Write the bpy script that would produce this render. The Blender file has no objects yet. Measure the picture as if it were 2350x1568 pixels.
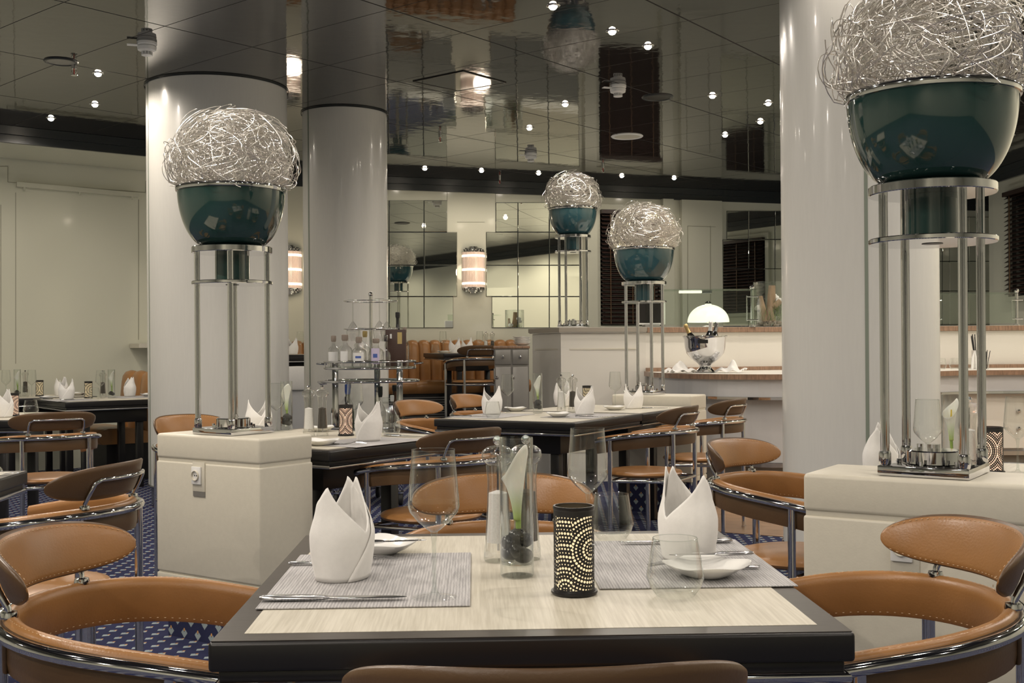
import bpy, bmesh, math, random
from mathutils import Vector, Matrix
PI = math.pi
sc = bpy.context.scene
COL = sc.collection
rnd = random.Random(7)
# ------------------------------------------------------------------ camera model (2350x1568 frame)
F, SR, EYE = 2625.0, 0.0075, 1.14
ZC = 3.10                                     # ceiling height
def ray(px, py):
    a = (px-1175)/F; b = (799-py)/F
    return (a+b*SR, 1.0, -a*SR+b)
def onz(px, py, z):
    r = ray(px, py); d = (z-EYE)/r[2]
    return (r[0]*d, d)
def aty(px, py, Y):
    r = ray(px, py)
    return (r[0]*Y, Y, EYE+r[2]*Y)
def onwall(px, py, p, q):
    r = ray(px, py)
    dx, dy = q[0]-p[0], q[1]-p[1]
    # r*t = p + s*d
    den = r[0]*dy-r[1]*dx
    t = (p[0]*dy-p[1]*dx)/den
    return (r[0]*t, r[1]*t, EYE+r[2]*t)
# ------------------------------------------------------------------ materials
def newmat(n):
    m = bpy.data.materials.new(n); m.use_nodes = True
    nt = m.node_tree; b = nt.nodes.get('Principled BSDF')
    return m, nt, b
def mat(n, col, rough=.5, metal=0, coat=0, spec=.5, emit=None, es=0, noise=0, nscale=40, bump=0, bscale=60, stretch=None, trans=0, sheen=0):
    m, nt, b = newmat(n)
    b.inputs['Base Color'].default_value = (*col, 1)
    b.inputs['Roughness'].default_value = rough
    b.inputs['Metallic'].default_value = metal
    b.inputs['Coat Weight'].default_value = coat
    b.inputs['Coat Roughness'].default_value = .06
    b.inputs['Specular IOR Level'].default_value = spec
    b.inputs['Transmission Weight'].default_value = trans
    if sheen: b.inputs['Sheen Weight'].default_value = sheen
    if emit:
        b.inputs['Emission Color'].default_value = (*emit, 1)
        b.inputs['Emission Strength'].default_value = es
    if noise or bump:
        tc = nt.nodes.new('ShaderNodeTexCoord'); mp = nt.nodes.new('ShaderNodeMapping')
        if stretch: mp.inputs['Scale'].default_value = stretch
        nt.links.new(tc.outputs['Object'], mp.inputs['Vector'])
    if noise:
        nz = nt.nodes.new('ShaderNodeTexNoise'); nz.inputs['Scale'].default_value = nscale; nz.inputs['Detail'].default_value = 4
        nt.links.new(mp.outputs[0], nz.inputs['Vector'])
        mr = nt.nodes.new('ShaderNodeMapRange')
        mr.inputs[1].default_value = .3; mr.inputs[2].default_value = .7
        mr.inputs[3].default_value = 1-noise; mr.inputs[4].default_value = 1+noise
        nt.links.new(nz.outputs[0], mr.inputs[0])
        mx = nt.nodes.new('ShaderNodeVectorMath'); mx.operation = 'SCALE'
        mx.inputs[0].default_value = col
        nt.links.new(mr.outputs[0], mx.inputs['Scale'])
        nt.links.new(mx.outputs[0], b.inputs['Base Color'])
    if bump:
        nb = nt.nodes.new('ShaderNodeTexNoise'); nb.inputs['Scale'].default_value = bscale; nb.inputs['Detail'].default_value = 3
        nt.links.new(mp.outputs[0], nb.inputs['Vector'])
        bp = nt.nodes.new('ShaderNodeBump'); bp.inputs['Strength'].default_value = bump; bp.inputs['Distance'].default_value = .01
        nt.links.new(nb.outputs[0], bp.inputs['Height']); nt.links.new(bp.outputs[0], b.inputs['Normal'])
    return m
def thin_glass(n, tint=(.97,.98,.97), lo=.035, hi=.85, rough=0.0, power=.5, edge=(.50,.53,.51)):
    m = bpy.data.materials.new(n); m.use_nodes = True; nt = m.node_tree; nt.nodes.clear()
    o = nt.nodes.new('ShaderNodeOutputMaterial'); mx = nt.nodes.new('ShaderNodeMixShader')
    t = nt.nodes.new('ShaderNodeBsdfTransparent'); g = nt.nodes.new('ShaderNodeBsdfGlossy')
    t.inputs[0].default_value = (*tint, 1); g.inputs['Roughness'].default_value = rough
    g.inputs[0].default_value = (.95,.97,.97,1)
    lw = nt.nodes.new('ShaderNodeLayerWeight'); lw.inputs[0].default_value = power
    mr = nt.nodes.new('ShaderNodeMapRange'); mr.inputs[3].default_value = lo; mr.inputs[4].default_value = hi
    pw = nt.nodes.new('ShaderNodeMath'); pw.operation = 'POWER'; pw.inputs[1].default_value = 2.2
    nt.links.new(lw.outputs['Facing'], pw.inputs[0]); nt.links.new(pw.outputs[0], mr.inputs[0])
    p3 = nt.nodes.new('ShaderNodeMath'); p3.operation = 'POWER'; p3.inputs[1].default_value = 4.0; nt.links.new(lw.outputs['Facing'], p3.inputs[0])
    mc = nt.nodes.new('ShaderNodeMix'); mc.data_type = 'RGBA'; mc.inputs[6].default_value = (*tint, 1); mc.inputs[7].default_value = (*edge, 1)
    nt.links.new(p3.outputs[0], mc.inputs[0]); nt.links.new(mc.outputs[2], t.inputs[0])
    nt.links.new(mr.outputs[0], mx.inputs[0]); nt.links.new(t.outputs[0], mx.inputs[1]); nt.links.new(g.outputs[0], mx.inputs[2])
    nt.links.new(mx.outputs[0], o.inputs[0])
    return m
def N(nt, t, **k):
    n = nt.nodes.new('ShaderNode'+t)
    for a, v in k.items(): setattr(n, a, v)
    return n
def math_n(nt, op, a, b=None, c=None):
    n = nt.nodes.new('ShaderNodeMath'); n.operation = op
    for i, v in enumerate((a, b, c)):
        if v is None: continue
        if isinstance(v, (int, float)): n.inputs[i].default_value = v
        else: nt.links.new(v, n.inputs[i])
    return n.outputs[0]
def mixcol(nt, fac, a, b):
    n = nt.nodes.new('ShaderNodeMix'); n.data_type = 'RGBA'
    nt.links.new(fac, n.inputs[0])
    for s, v in ((6, a), (7, b)):
        if isinstance(v, tuple): n.inputs[s].default_value = (*v, 1)
        else: nt.links.new(v, n.inputs[s])
    return n.outputs[2]

M = {}
M['chrome'] = mat('chrome', (.68,.68,.69), .06, 1)
M['satin'] = mat('satin_steel', (.62,.62,.62), .22, 1)
M['darkchrome'] = mat('dark_steel', (.30,.30,.31), .18, 1)
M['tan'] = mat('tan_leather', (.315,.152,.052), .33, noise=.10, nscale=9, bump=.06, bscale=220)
M['brown'] = mat('brown_leather_with_shade', (.095,.052,.023), .38, noise=.10, nscale=9, bump=.05, bscale=200)  # dark leather, deepened further to carry the shade on the chair backs
M['darkwood'] = mat('dark_stained_wood', (.020,.017,.015), .30, noise=.25, nscale=30, stretch=(1,12,1))
M['black'] = mat('black_lacquer', (.010,.009,.009), .32)
M['edge'] = mat('worn_dark_edge', (.060,.052,.044), .36, noise=.2, nscale=25, stretch=(1,14,1))
M['cream'] = mat('cream_lacquer', (.60,.56,.46), .42, noise=.02, nscale=60, bump=.03, bscale=180)
M['column'] = mat('column_laminate', (.62,.605,.56), .26, coat=.25, noise=.015, nscale=80, stretch=(1,1,.1))
M['strip'] = mat('column_joint', (.22,.25,.20), .3)
M['wall'] = mat('green_lacquer', (.60,.59,.47), .12, coat=.5)
M['wall2'] = mat('pale_green_lacquer', (.55,.54,.43), .2, coat=.3)
M['line'] = mat('panel_joint', (.30,.29,.22), .5)
M['cornice'] = mat('charcoal_band', (.018,.022,.024), .35)
M['teal'] = mat('teal_lacquer', (.014,.040,.035), .07, coat=1)
M['teal2'] = mat('teal_lacquer_lighter', (.026,.078,.090), .07, coat=1)
M['wire'] = mat('silver_wire', (.88,.85,.80), .34, 1)
M['napkin'] = mat('white_linen', (.80,.78,.74), .8, noise=.02, nscale=90, bump=.05, bscale=500, sheen=.2)
M['china'] = mat('white_china', (.83,.82,.78), .12, coat=.5)
M['plastic'] = mat('white_plastic', (.75,.74,.71), .35)
M['grey'] = mat('grey_metal', (.23,.22,.20), .35, .3)
M['bargrey'] = mat('bar_grey_lacquer', (.50,.50,.50), .3, coat=.2)
M['barwhite'] = mat('bar_white_lacquer', (.68,.65,.58), .35)
M['counterwood'] = mat('counter_wood', (.25,.155,.10), .35, noise=.3, nscale=14, stretch=(6,1,1))
M['blind'] = mat('dark_brown_slats', (.030,.016,.012), .4)
M['stone'] = mat('black_pebble', (.005,.005,.005), .22, noise=.4, nscale=30)
M['pebble'] = mat('river_pebble', (.30,.25,.19), .55, noise=.5, nscale=12)
M['stonegrey'] = mat('grey_brown_edge', (.30,.265,.215), .4)
M['drift'] = mat('driftwood', (.30,.205,.125), .8, noise=.35, nscale=18, stretch=(1,1,.2), bump=.4, bscale=40)
M['moss'] = mat('moss', (.11,.17,.04), .9, noise=.5, nscale=30)
M['green'] = mat('calla_stem', (.22,.34,.05), .45)
M['salt'] = mat('white_salt', (.82,.81,.78), .7, noise=.06, nscale=300)
M['pepper'] = mat('dark_pepper', (.035,.025,.018), .8, noise=.6, nscale=300)
M['menu'] = mat('brown_menu_leather', (.055,.028,.020), .5)
M['gold'] = mat('gold_plate', (.55,.42,.18), .35, .6)
M['cork'] = mat('cork_cap', (.26,.21,.17), .6)
M['amber'] = mat('dark_spirit', (.045,.018,.008), .08)
M['greenb'] = mat('green_bottle', (.012,.035,.014), .06, coat=.6)
M['darkb'] = mat('dark_bottle', (.012,.012,.011), .06, coat=.6)
M['paper'] = mat('white_label', (.72,.71,.68), .6)
M['yellow'] = mat('yellow_label', (.72,.52,.06), .55)
M['red'] = mat('red_print', (.45,.03,.02), .5)
M['blue'] = mat('blue_print', (.06,.11,.36), .5)
M['lilac'] = mat('lilac_label', (.55,.48,.62), .5)
M['ink'] = mat('black_print', (.02,.02,.02), .5)
M['rubber'] = mat('black_rubber', (.014,.014,.014), .6)
M['goldfoil'] = mat('gold_foil', (.62,.45,.20), .35, .7)
M['silverfoil'] = mat('silver_foil', (.75,.74,.72), .3, .6)
M['stitchl'] = mat('pale_thread', (.60,.44,.27), .7)
M['stitchd'] = mat('dark_thread', (.05,.03,.02), .7)
M['screen'] = mat('dark_screen', (.012,.010,.010), .12)
M['glass'] = thin_glass('clear_glass')
M['glassflat'] = thin_glass('flat_glass', (.975,.98,.975), .03, .28, edge=(.93,.94,.93))
M['glass2'] = thin_glass('thick_glass', (.93,.95,.94), .06, .55, edge=(.80,.83,.81))
M['pane'] = thin_glass('greenish_glass', (.92,.96,.92), .05, .5, edge=(.75,.82,.76))
M['acrylic'] = thin_glass('clear_acrylic', (.94,.94,.93), .10, .8, .02, edge=(.62,.63,.62))
M['mirror'] = mat('mirror_glass', (.88,.90,.83), .012, 1)
M['lamp'] = mat('lamp_glow', (1,1,1), .4, emit=(1.0,.86,.66), es=60)
M['dome'] = mat('opal_glass', (.9,.88,.8), .25, emit=(1.0,.94,.80), es=.85)
M['tube'] = mat('sconce_bulb', (1,1,1), .4, emit=(1.0,.80,.58), es=2.2)
M['rods'] = mat('sconce_glass_rods', (.62,.50,.42), .15, emit=(1.0,.72,.52), es=.22)
M['flame'] = mat('candle_lit_liner', (.9,.8,.6), .5, emit=(1.0,.78,.44), es=.95)
M['flamew'] = mat('candle_lit_liner_warm', (.9,.7,.6), .5, emit=(1.0,.64,.42), es=1.35)
M['fairy'] = mat('fairy_light', (1,1,1), .4, emit=(1.0,.84,.5), es=22)

def calla_mat():
    m, nt, b = newmat('calla_petal')
    tc = N(nt, 'TexCoord'); sp = N(nt, 'SeparateXYZ'); nt.links.new(tc.outputs['Object'], sp.inputs[0])
    mr = N(nt, 'MapRange'); mr.inputs[1].default_value = .098; mr.inputs[2].default_value = .158
    nt.links.new(sp.outputs['Z'], mr.inputs[0])
    nt.links.new(mixcol(nt, mr.outputs[0], (.34,.46,.07), (.90,.88,.80)), b.inputs['Base Color'])
    b.inputs['Roughness'].default_value = .5; b.inputs['Subsurface Weight'].default_value = .1
    return m
M['calla'] = calla_mat()
def lam_mat():
    m, nt, b = newmat('pale_oak_laminate')
    tc = N(nt, 'TexCoord'); mp = N(nt, 'Mapping'); mp.inputs['Scale'].default_value = (1, .035, 1)
    nt.links.new(tc.outputs['Object'], mp.inputs[0])
    nz = N(nt, 'TexNoise'); nz.inputs['Scale'].default_value = 260; nz.inputs['Detail'].default_value = 3
    nt.links.new(mp.outputs[0], nz.inputs[0])
    mp2 = N(nt, 'Mapping'); mp2.inputs['Scale'].default_value = (1, .12, 1); nt.links.new(tc.outputs['Object'], mp2.inputs[0])
    n2 = N(nt, 'TexNoise'); n2.inputs['Scale'].default_value = 22; nt.links.new(mp2.outputs[0], n2.inputs[0])
    s = math_n(nt, 'ADD', math_n(nt, 'MULTIPLY', nz.outputs[0], .7), math_n(nt, 'MULTIPLY', n2.outputs[0], .3))
    mr = N(nt, 'MapRange'); mr.inputs[1].default_value = .38; mr.inputs[2].default_value = .62
    nt.links.new(s, mr.inputs[0])
    nt.links.new(mixcol(nt, mr.outputs[0], (.50,.46,.37), (.62,.58,.48)), b.inputs['Base Color'])
    b.inputs['Roughness'].default_value = .42
    return m
M['laminate'] = lam_mat()
def weave_mat():
    m, nt, b = newmat('grey_woven_vinyl')
    tc = N(nt, 'TexCoord'); mp = N(nt, 'Mapping'); mp.inputs['Scale'].default_value = (1, .05, 1)
    nt.links.new(tc.outputs['Object'], mp.inputs[0])
    nz = N(nt, 'TexNoise'); nz.inputs['Scale'].default_value = 300; nz.inputs['Detail'].default_value = 2
    nt.links.new(mp.outputs[0], nz.inputs[0])
    wv = N(nt, 'TexWave', wave_type='BANDS', bands_direction='X'); wv.inputs['Scale'].default_value = 62; wv.inputs['Distortion'].default_value = 1.2
    nt.links.new(tc.outputs['Object'], wv.inputs[0])
    s = math_n(nt, 'ADD', math_n(nt, 'MULTIPLY', nz.outputs[0], .75), math_n(nt, 'MULTIPLY', wv.outputs[1], .25))
    mr = N(nt, 'MapRange'); mr.inputs[1].default_value = .35; mr.inputs[2].default_value = .68; nt.links.new(s, mr.inputs[0])
    nt.links.new(mixcol(nt, mr.outputs[0], (.30,.29,.29), (.52,.505,.495)), b.inputs['Base Color'])
    b.inputs['Roughness'].default_value = .55
    bp = N(nt, 'Bump'); bp.inputs['Strength'].default_value = .5; bp.inputs['Distance'].default_value = .002
    nt.links.new(s, bp.inputs['Height']); nt.links.new(bp.outputs[0], b.inputs['Normal'])
    return m
M['weave'] = weave_mat()
def carpet_mat(vertical=False):
    m, nt, b = newmat('blue_patterned_carpet')
    tc = N(nt, 'TexCoord'); sp = N(nt, 'SeparateXYZ')
    if vertical:
        nt.links.new(tc.outputs['Object'], sp.inputs[0]); X = math_n(nt, 'ADD', sp.outputs['X'], sp.outputs['Y']); Y = sp.outputs['Z']
    else:
        mp = N(nt, 'Mapping'); mp.inputs['Rotation'].default_value = (0, 0, math.radians(34.6)); nt.links.new(tc.outputs['Object'], mp.inputs[0])
        nt.links.new(mp.outputs[0], sp.inputs[0]); X, Y = sp.outputs['X'], sp.outputs['Y']
    px, py = (.08, .048) if vertical else (.076, .060)
    row = math_n(nt, 'FLOOR', math_n(nt, 'DIVIDE', Y, py))
    off = math_n(nt, 'MULTIPLY', math_n(nt, 'MODULO', math_n(nt, 'ABSOLUTE', row), 2.0), .5)
    u = math_n(nt, 'SUBTRACT', math_n(nt, 'FRACT', math_n(nt, 'ADD', math_n(nt, 'DIVIDE', X, px), off)), .5)
    v = math_n(nt, 'SUBTRACT', math_n(nt, 'FRACT', math_n(nt, 'DIVIDE', Y, py)), .5)
    u = math_n(nt, 'MULTIPLY', u, px); v = math_n(nt, 'MULTIPLY', v, py)
    nz = N(nt, 'TexNoise'); nz.inputs['Scale'].default_value = 420; nt.links.new(tc.outputs['Object'], nz.inputs[0])
    jit = math_n(nt, 'MULTIPLY', math_n(nt, 'SUBTRACT', nz.outputs[0], .5), .008)
    # tulip: two leaf diamonds over a point
    au = math_n(nt, 'ABSOLUTE', u)
    d = math_n(nt, 'ADD', math_n(nt, 'DIVIDE', au, .0185), math_n(nt, 'DIVIDE', math_n(nt, 'ABSOLUTE', math_n(nt, 'ADD', v, .003)), .021))
    leaf = math_n(nt, 'LESS_THAN', math_n(nt, 'ADD', d, math_n(nt, 'MULTIPLY', jit, 45)), 1.0)
    notch = math_n(nt, 'GREATER_THAN', math_n(nt, 'SUBTRACT', v, math_n(nt, 'MULTIPLY', au, 1.4)), -.0005)
    leaf = math_n(nt, 'MULTIPLY', leaf, math_n(nt, 'SUBTRACT', 1.0, notch))
    du = math_n(nt, 'DIVIDE', u, .0045); dv = math_n(nt, 'DIVIDE', math_n(nt, 'SUBTRACT', v, .010), .0065)
    dot = math_n(nt, 'LESS_THAN', math_n(nt, 'ADD', math_n(nt, 'MULTIPLY', du, du), math_n(nt, 'MULTIPLY', dv, dv)), 1.0)
    n2 = N(nt, 'TexNoise'); n2.inputs['Scale'].default_value = 900; nt.links.new(tc.outputs['Object'], n2.inputs[0])
    base = mixcol(nt, n2.outputs[0], (.018,.020,.052), (.042,.046,.100))
    c = mixcol(nt, leaf, base, (.30,.35,.36)); c = mixcol(nt, dot, c, (.55,.30,.12))
    nt.links.new(c, b.inputs['Base Color']); b.inputs['Roughness'].default_value = .95
    b.inputs['Specular IOR Level'].default_value = .1
    return m
M['carpet'] = carpet_mat(); M['carpetv'] = carpet_mat(True)
def wood_mat():
    m, nt, b = newmat('oak_floor_boards')
    tc = N(nt, 'TexCoord'); mp = N(nt, 'Mapping'); mp.inputs['Rotation'].default_value = (0, 0, math.radians(22)); nt.links.new(tc.outputs['Object'], mp.inputs[0])
    br = N(nt, 'TexBrick'); br.inputs['Scale'].default_value = 1; br.inputs['Brick Width'].default_value = 1.6; br.inputs['Row Height'].default_value = .14
    br.inputs['Mortar Size'].default_value = .003
    br.inputs['Color1'].default_value = (.40,.25,.15,1); br.inputs['Color2'].default_value = (.32,.20,.12,1); br.inputs['Mortar'].default_value = (.12,.07,.04,1)
    nt.links.new(mp.outputs[0], br.inputs[0])
    nt.links.new(br.outputs[0], b.inputs['Base Color']); b.inputs['Roughness'].default_value = .32
    return m
M['woodfloor'] = wood_mat()
def ceiling_mat():
    m, nt, b = newmat('grey_mirror_lacquer_panels')
    Px, Py = onz(2777, 632, ZC)
    tc = N(nt, 'TexCoord'); sp = N(nt, 'SeparateXYZ'); nt.links.new(tc.outputs['Object'], sp.inputs[0])
    dx = math_n(nt, 'SUBTRACT', sp.outputs['X'], Px); dy = math_n(nt, 'SUBTRACT', sp.outputs['Y'], Py)
    rho = math_n(nt, 'SQRT', math_n(nt, 'ADD', math_n(nt, 'MULTIPLY', dx, dx), math_n(nt, 'MULTIPLY', dy, dy)))
    ang = math_n(nt, 'MULTIPLY', math_n(nt, 'ARCTAN2', dy, dx), 180/PI)
    st = 2.137
    fa = math_n(nt, 'SUBTRACT', math_n(nt, 'FRACT', math_n(nt, 'ADD', math_n(nt, 'DIVIDE', math_n(nt, 'ADD', ang, 130.38), st), 100.5)), .5)
    wa = math_n(nt, 'MULTIPLY', math_n(nt, 'MULTIPLY', math_n(nt, 'ABSOLUTE', fa), st*PI/180), rho)
    la = math_n(nt, 'LESS_THAN', wa, .0065)
    pr = .643
    fr = math_n(nt, 'SUBTRACT', math_n(nt, 'FRACT', math_n(nt, 'ADD', math_n(nt, 'DIVIDE', math_n(nt, 'SUBTRACT', rho, 34.51), pr), 100.5)), .5)
    lr = math_n(nt, 'LESS_THAN', math_n(nt, 'MULTIPLY', math_n(nt, 'ABSOLUTE', fr), pr), .0035)
    ln = math_n(nt, 'MAXIMUM', la, lr)
    nt.links.new(mixcol(nt, ln, (.018,.017,.0155), (.002,.002,.002)), b.inputs['Base Color'])
    rg = N(nt, 'MapRange'); rg.inputs[3].default_value = .045; rg.inputs[4].default_value = .9; nt.links.new(ln, rg.inputs[0])
    nt.links.new(rg.outputs[0], b.inputs['Roughness'])
    b.inputs['IOR'].default_value = 1.70
    nz = N(nt, 'TexNoise'); nz.inputs['Scale'].default_value = 9; nz.inputs['Detail'].default_value = 2; nt.links.new(tc.outputs['Object'], nz.inputs[0])
    bp = N(nt, 'Bump'); bp.inputs['Strength'].default_value = .035; bp.inputs['Distance'].default_value = .02
    nt.links.new(nz.outputs[0], bp.inputs['Height']); nt.links.new(bp.outputs[0], b.inputs['Normal'])
    return m
M['ceiling'] = ceiling_mat()
def lantern_mat(name, arcs, r=.033):
    # black metal sheet pierced with rings of small round holes
    m, nt, b = newmat(name)
    out = nt.nodes.get('Material Output')
    tc = N(nt, 'TexCoord'); sp = N(nt, 'SeparateXYZ'); nt.links.new(tc.outputs['Object'], sp.inputs[0])
    th = math_n(nt, 'MULTIPLY', math_n(nt, 'ARCTAN2', sp.outputs['Y'], sp.outputs['X']), r)
    masks = None
    for (t0, z0, tmin, tmax) in arcs:
        x = math_n(nt, 'SUBTRACT', th, t0); z = math_n(nt, 'SUBTRACT', sp.outputs['Z'], z0)
        rr = math_n(nt, 'SQRT', math_n(nt, 'ADD', math_n(nt, 'MULTIPLY', x, x), math_n(nt, 'MULTIPLY', z, z)))
        p = .0062
        q = math_n(nt, 'DIVIDE', rr, p); k = math_n(nt, 'FLOOR', q)
        fr = math_n(nt, 'MULTIPLY', math_n(nt, 'SUBTRACT', math_n(nt, 'FRACT', q), .5), p)
        n = math_n(nt, 'FLOOR', math_n(nt, 'ADD', math_n(nt, 'MULTIPLY', math_n(nt, 'ADD', k, .5), 2*PI*1.12), .5))
        a = math_n(nt, 'DIVIDE', math_n(nt, 'ARCTAN2', z, x), 2*PI)
        fa = math_n(nt, 'SUBTRACT', math_n(nt, 'FRACT', math_n(nt, 'ADD', math_n(nt, 'MULTIPLY', a, n), 10.0)), .5)
        arc = math_n(nt, 'MULTIPLY', math_n(nt, 'DIVIDE', math_n(nt, 'MULTIPLY', fa, 2*PI), n), rr)
        dd = math_n(nt, 'SQRT', math_n(nt, 'ADD', math_n(nt, 'MULTIPLY', fr, fr), math_n(nt, 'MULTIPLY', arc, arc)))
        rad = math_n(nt, 'ADD', .0011, math_n(nt, 'MULTIPLY', math_n(nt, 'MODULO', k, 3.0), .0005))
        h = math_n(nt, 'LESS_THAN', dd, rad)
        h = math_n(nt, 'MULTIPLY', h, math_n(nt, 'MULTIPLY', math_n(nt, 'GREATER_THAN', th, tmin), math_n(nt, 'LESS_THAN', th, tmax)))
        masks = h if masks is None else math_n(nt, 'MAXIMUM', masks, h)
    lim = math_n(nt, 'MULTIPLY', math_n(nt, 'GREATER_THAN', sp.outputs['Z'], .010), math_n(nt, 'LESS_THAN', sp.outputs['Z'], .128))
    masks = math_n(nt, 'MULTIPLY', masks, lim)
    b.inputs['Base Color'].default_value = (.012,.011,.010,1); b.inputs['Roughness'].default_value = .5
    tr = N(nt, 'BsdfTransparent'); mx = N(nt, 'MixShader')
    nt.links.new(masks, mx.inputs[0]); nt.links.new(b.outputs[0], mx.inputs[1]); nt.links.new(tr.outputs[0], mx.inputs[2])
    nt.links.new(mx.outputs[0], out.inputs[0])
    return m
c = 2*PI*.033
M['lant'] = lantern_mat('pierced_black_metal', [(-.078,.075,-.104,-.052),(-.018,.125,-.052,-.026),(-.012,.012,-.026,.0),(.034,.075,0,.07),(.10,.03,.07,.104)])
M['lant2'] = lantern_mat('pierced_black_metal_rosette', [(-.052,.07,-.104,0),(.052,.07,0,.104)])
# ------------------------------------------------------------------ mesh builder
class MB:
    def __init__(s): s.v = []; s.f = []; s.mi = []; s.cur = 0
    def add(s, vs, fs):
        o = len(s.v); s.v += [tuple(p) for p in vs]
        for f in fs: s.f.append(tuple(o+i for i in f)); s.mi.append(s.cur)
        return s
    def m(s, i): s.cur = i; return s
    def box(s, x0, x1, y0, y1, z0, z1):
        return s.add([(x0,y0,z0),(x1,y0,z0),(x1,y1,z0),(x0,y1,z0),(x0,y0,z1),(x1,y0,z1),(x1,y1,z1),(x0,y1,z1)],
            [(3,2,1,0),(4,5,6,7),(0,1,5,4),(1,2,6,5),(2,3,7,6),(3,0,4,7)])
    def cbox(s, c, d): return s.box(c[0]-d[0]/2,c[0]+d[0]/2,c[1]-d[1]/2,c[1]+d[1]/2,c[2]-d[2]/2,c[2]+d[2]/2)
    def prism(s, poly, z0, z1):
        n = len(poly)
        a = sum(poly[i][0]*poly[(i+1)%n][1]-poly[(i+1)%n][0]*poly[i][1] for i in range(n))
        if a < 0: poly = poly[::-1]
        vs = [(x,y,z0) for x,y in poly]+[(x,y,z1) for x,y in poly]
        return s.add(vs, [tuple(range(n))[::-1], tuple(range(n,2*n))]+[(i,(i+1)%n,n+(i+1)%n,n+i) for i in range(n)])
    def lathe(s, prof, n=32, c=(0,0,0), sx=1, sy=1, a0=0, a1=2*PI, lean=(0,0)):
        full = abs(a1-a0-2*PI) < 1e-6; k = n if full else n+1
        vs = []; 
        for r, z in prof:
            for i in range(k):
                a = a0+(a1-a0)*i/n
                vs.append((c[0]+r*math.cos(a)*sx+lean[0]*z, c[1]+r*math.sin(a)*sy+lean[1]*z, c[2]+z))
        fs = []
        for j in range(len(prof)-1):
            for i in range(n):
                i2 = (i+1) % k if full else i+1
                fs.append((j*k+i, j*k+i2, (j+1)*k+i2, (j+1)*k+i))
        s.add(vs, fs)
        return s
    def cyl(s, c, r, h, n=24, r2=None):
        r2 = r if r2 is None else r2
        return s.lathe([(0.0001,0),(r,0),(r2,h),(0.0001,h)], n, c)
    def tube(s, pts, r, n=8, closed=False, caps=True):
        P = [Vector(p) for p in pts]; k = len(P)
        rr = r if isinstance(r, (list, tuple)) else [r]*k
        T = []
        for i in range(k):
            a = P[(i-1) % k] if (closed or i > 0) else P[i]; b = P[(i+1) % k] if (closed or i < k-1) else P[i]
            t = (b-a); T.append(t.normalized() if t.length > 1e-9 else Vector((0,0,1)))
        up = Vector((0,0,1)) if abs(T[0].z) < .9 else Vector((1,0,0))
        u = T[0].cross(up).normalized(); vs = []
        for i in range(k):
            u = (u-T[i]*u.dot(T[i]));  u = u.normalized() if u.length > 1e-6 else T[i].orthogonal().normalized()
            w = T[i].cross(u)
            for j in range(n):
                a = 2*PI*j/n; vs.append(P[i]+(u*math.cos(a)+w*math.sin(a))*rr[i])
        fs = []
        for i in range(k if closed else k-1):
            i2 = (i+1) % k
            for j in range(n):
                j2 = (j+1) % n; fs.append((i*n+j, i*n+j2, i2*n+j2, i2*n+j))
        if caps and not closed: fs += [tuple(range(n))[::-1], tuple((k-1)*n+j for j in range(n))]
        return s.add(vs, fs)
    def sweep(s, frames, prof, closed=False, caps=True):
        # frames: list of (origin, outward, up); prof: list of (o,z)
        k = len(frames); n = len(prof); vs = []
        for O, U, W in frames:
            for a, b in prof: vs.append(Vector(O)+Vector(U)*a+Vector(W)*b)
        fs = []
        for i in range(k if closed else k-1):
            i2 = (i+1) % k
            for j in range(n):
                j2 = (j+1) % n; fs.append((i*n+j, i2*n+j, i2*n+j2, i*n+j2))
        if caps and not closed: fs += [tuple(range(n)), tuple((k-1)*n+j for j in range(n))[::-1]]
        return s.add(vs, fs)
    def grid(s, pts, nu, nv, wrapu=False):
        fs = []
        for i in range(nu if wrapu else nu-1):
            for j in range(nv-1):
                i2 = (i+1) % nu; fs.append((i*nv+j, i2*nv+j, i2*nv+j+1, i*nv+j+1))
        return s.add(pts, fs)
    def sphere(s, c, r, n=16, m=10, sc=(1,1,1)):
        prof = [(max(1e-4, r*math.sin(PI*i/m)), -r*math.cos(PI*i/m)) for i in range(m+1)]
        o = len(s.v); s.lathe(prof, n, (0,0,0))
        for i in range(o, len(s.v)):
            v = s.v[i]; s.v[i] = (c[0]+v[0]*sc[0], c[1]+v[1]*sc[1], c[2]+v[2]*sc[2])
        return s
    def xf(s, mtx, start=0):
        for i in range(start, len(s.v)): s.v[i] = tuple(mtx @ Vector(s.v[i]))
        return s
def ob(name, mb, mats, parent=None, bevel=0, seg=2, smooth=35, merge=True, solid=0, subd=0, loc=None, rz=0):
    me = bpy.data.meshes.new(name); me.from_pydata(mb.v, [], mb.f)
    ms = mats if isinstance(mats, (list, tuple)) else [mats]
    for x in ms: me.materials.append(M[x] if isinstance(x, str) else x)
    for p, i in zip(me.polygons, mb.mi): p.material_index = i
    bm = bmesh.new(); bm.from_mesh(me)
    if merge: bmesh.ops.remove_doubles(bm, verts=bm.verts, dist=2e-5)
    bmesh.ops.recalc_face_normals(bm, faces=bm.faces)
    if bevel:
        es = [e for e in bm.edges if e.is_manifold and e.calc_face_angle(0) > .6]
        bmesh.ops.bevel(bm, geom=es, offset=bevel, segments=seg, affect='EDGES', profile=.5, clamp_overlap=True)
    bm.to_mesh(me); bm.free()
    if smooth:
        me.polygons.foreach_set('use_smooth', [True]*len(me.polygons))
        me.set_sharp_from_angle(angle=math.radians(smooth))
    o = bpy.data.objects.new(name, me); COL.objects.link(o)
    if parent: o.parent = parent
    if loc: o.location = loc
    if rz: o.rotation_euler = (0,0,rz)
    if solid:
        md = o.modifiers.new('s', 'SOLIDIFY'); md.thickness = solid; md.offset = 0
    if subd:
        md = o.modifiers.new('u', 'SUBSURF'); md.levels = subd; md.render_levels = subd
    return o
LABELS = {}
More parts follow.
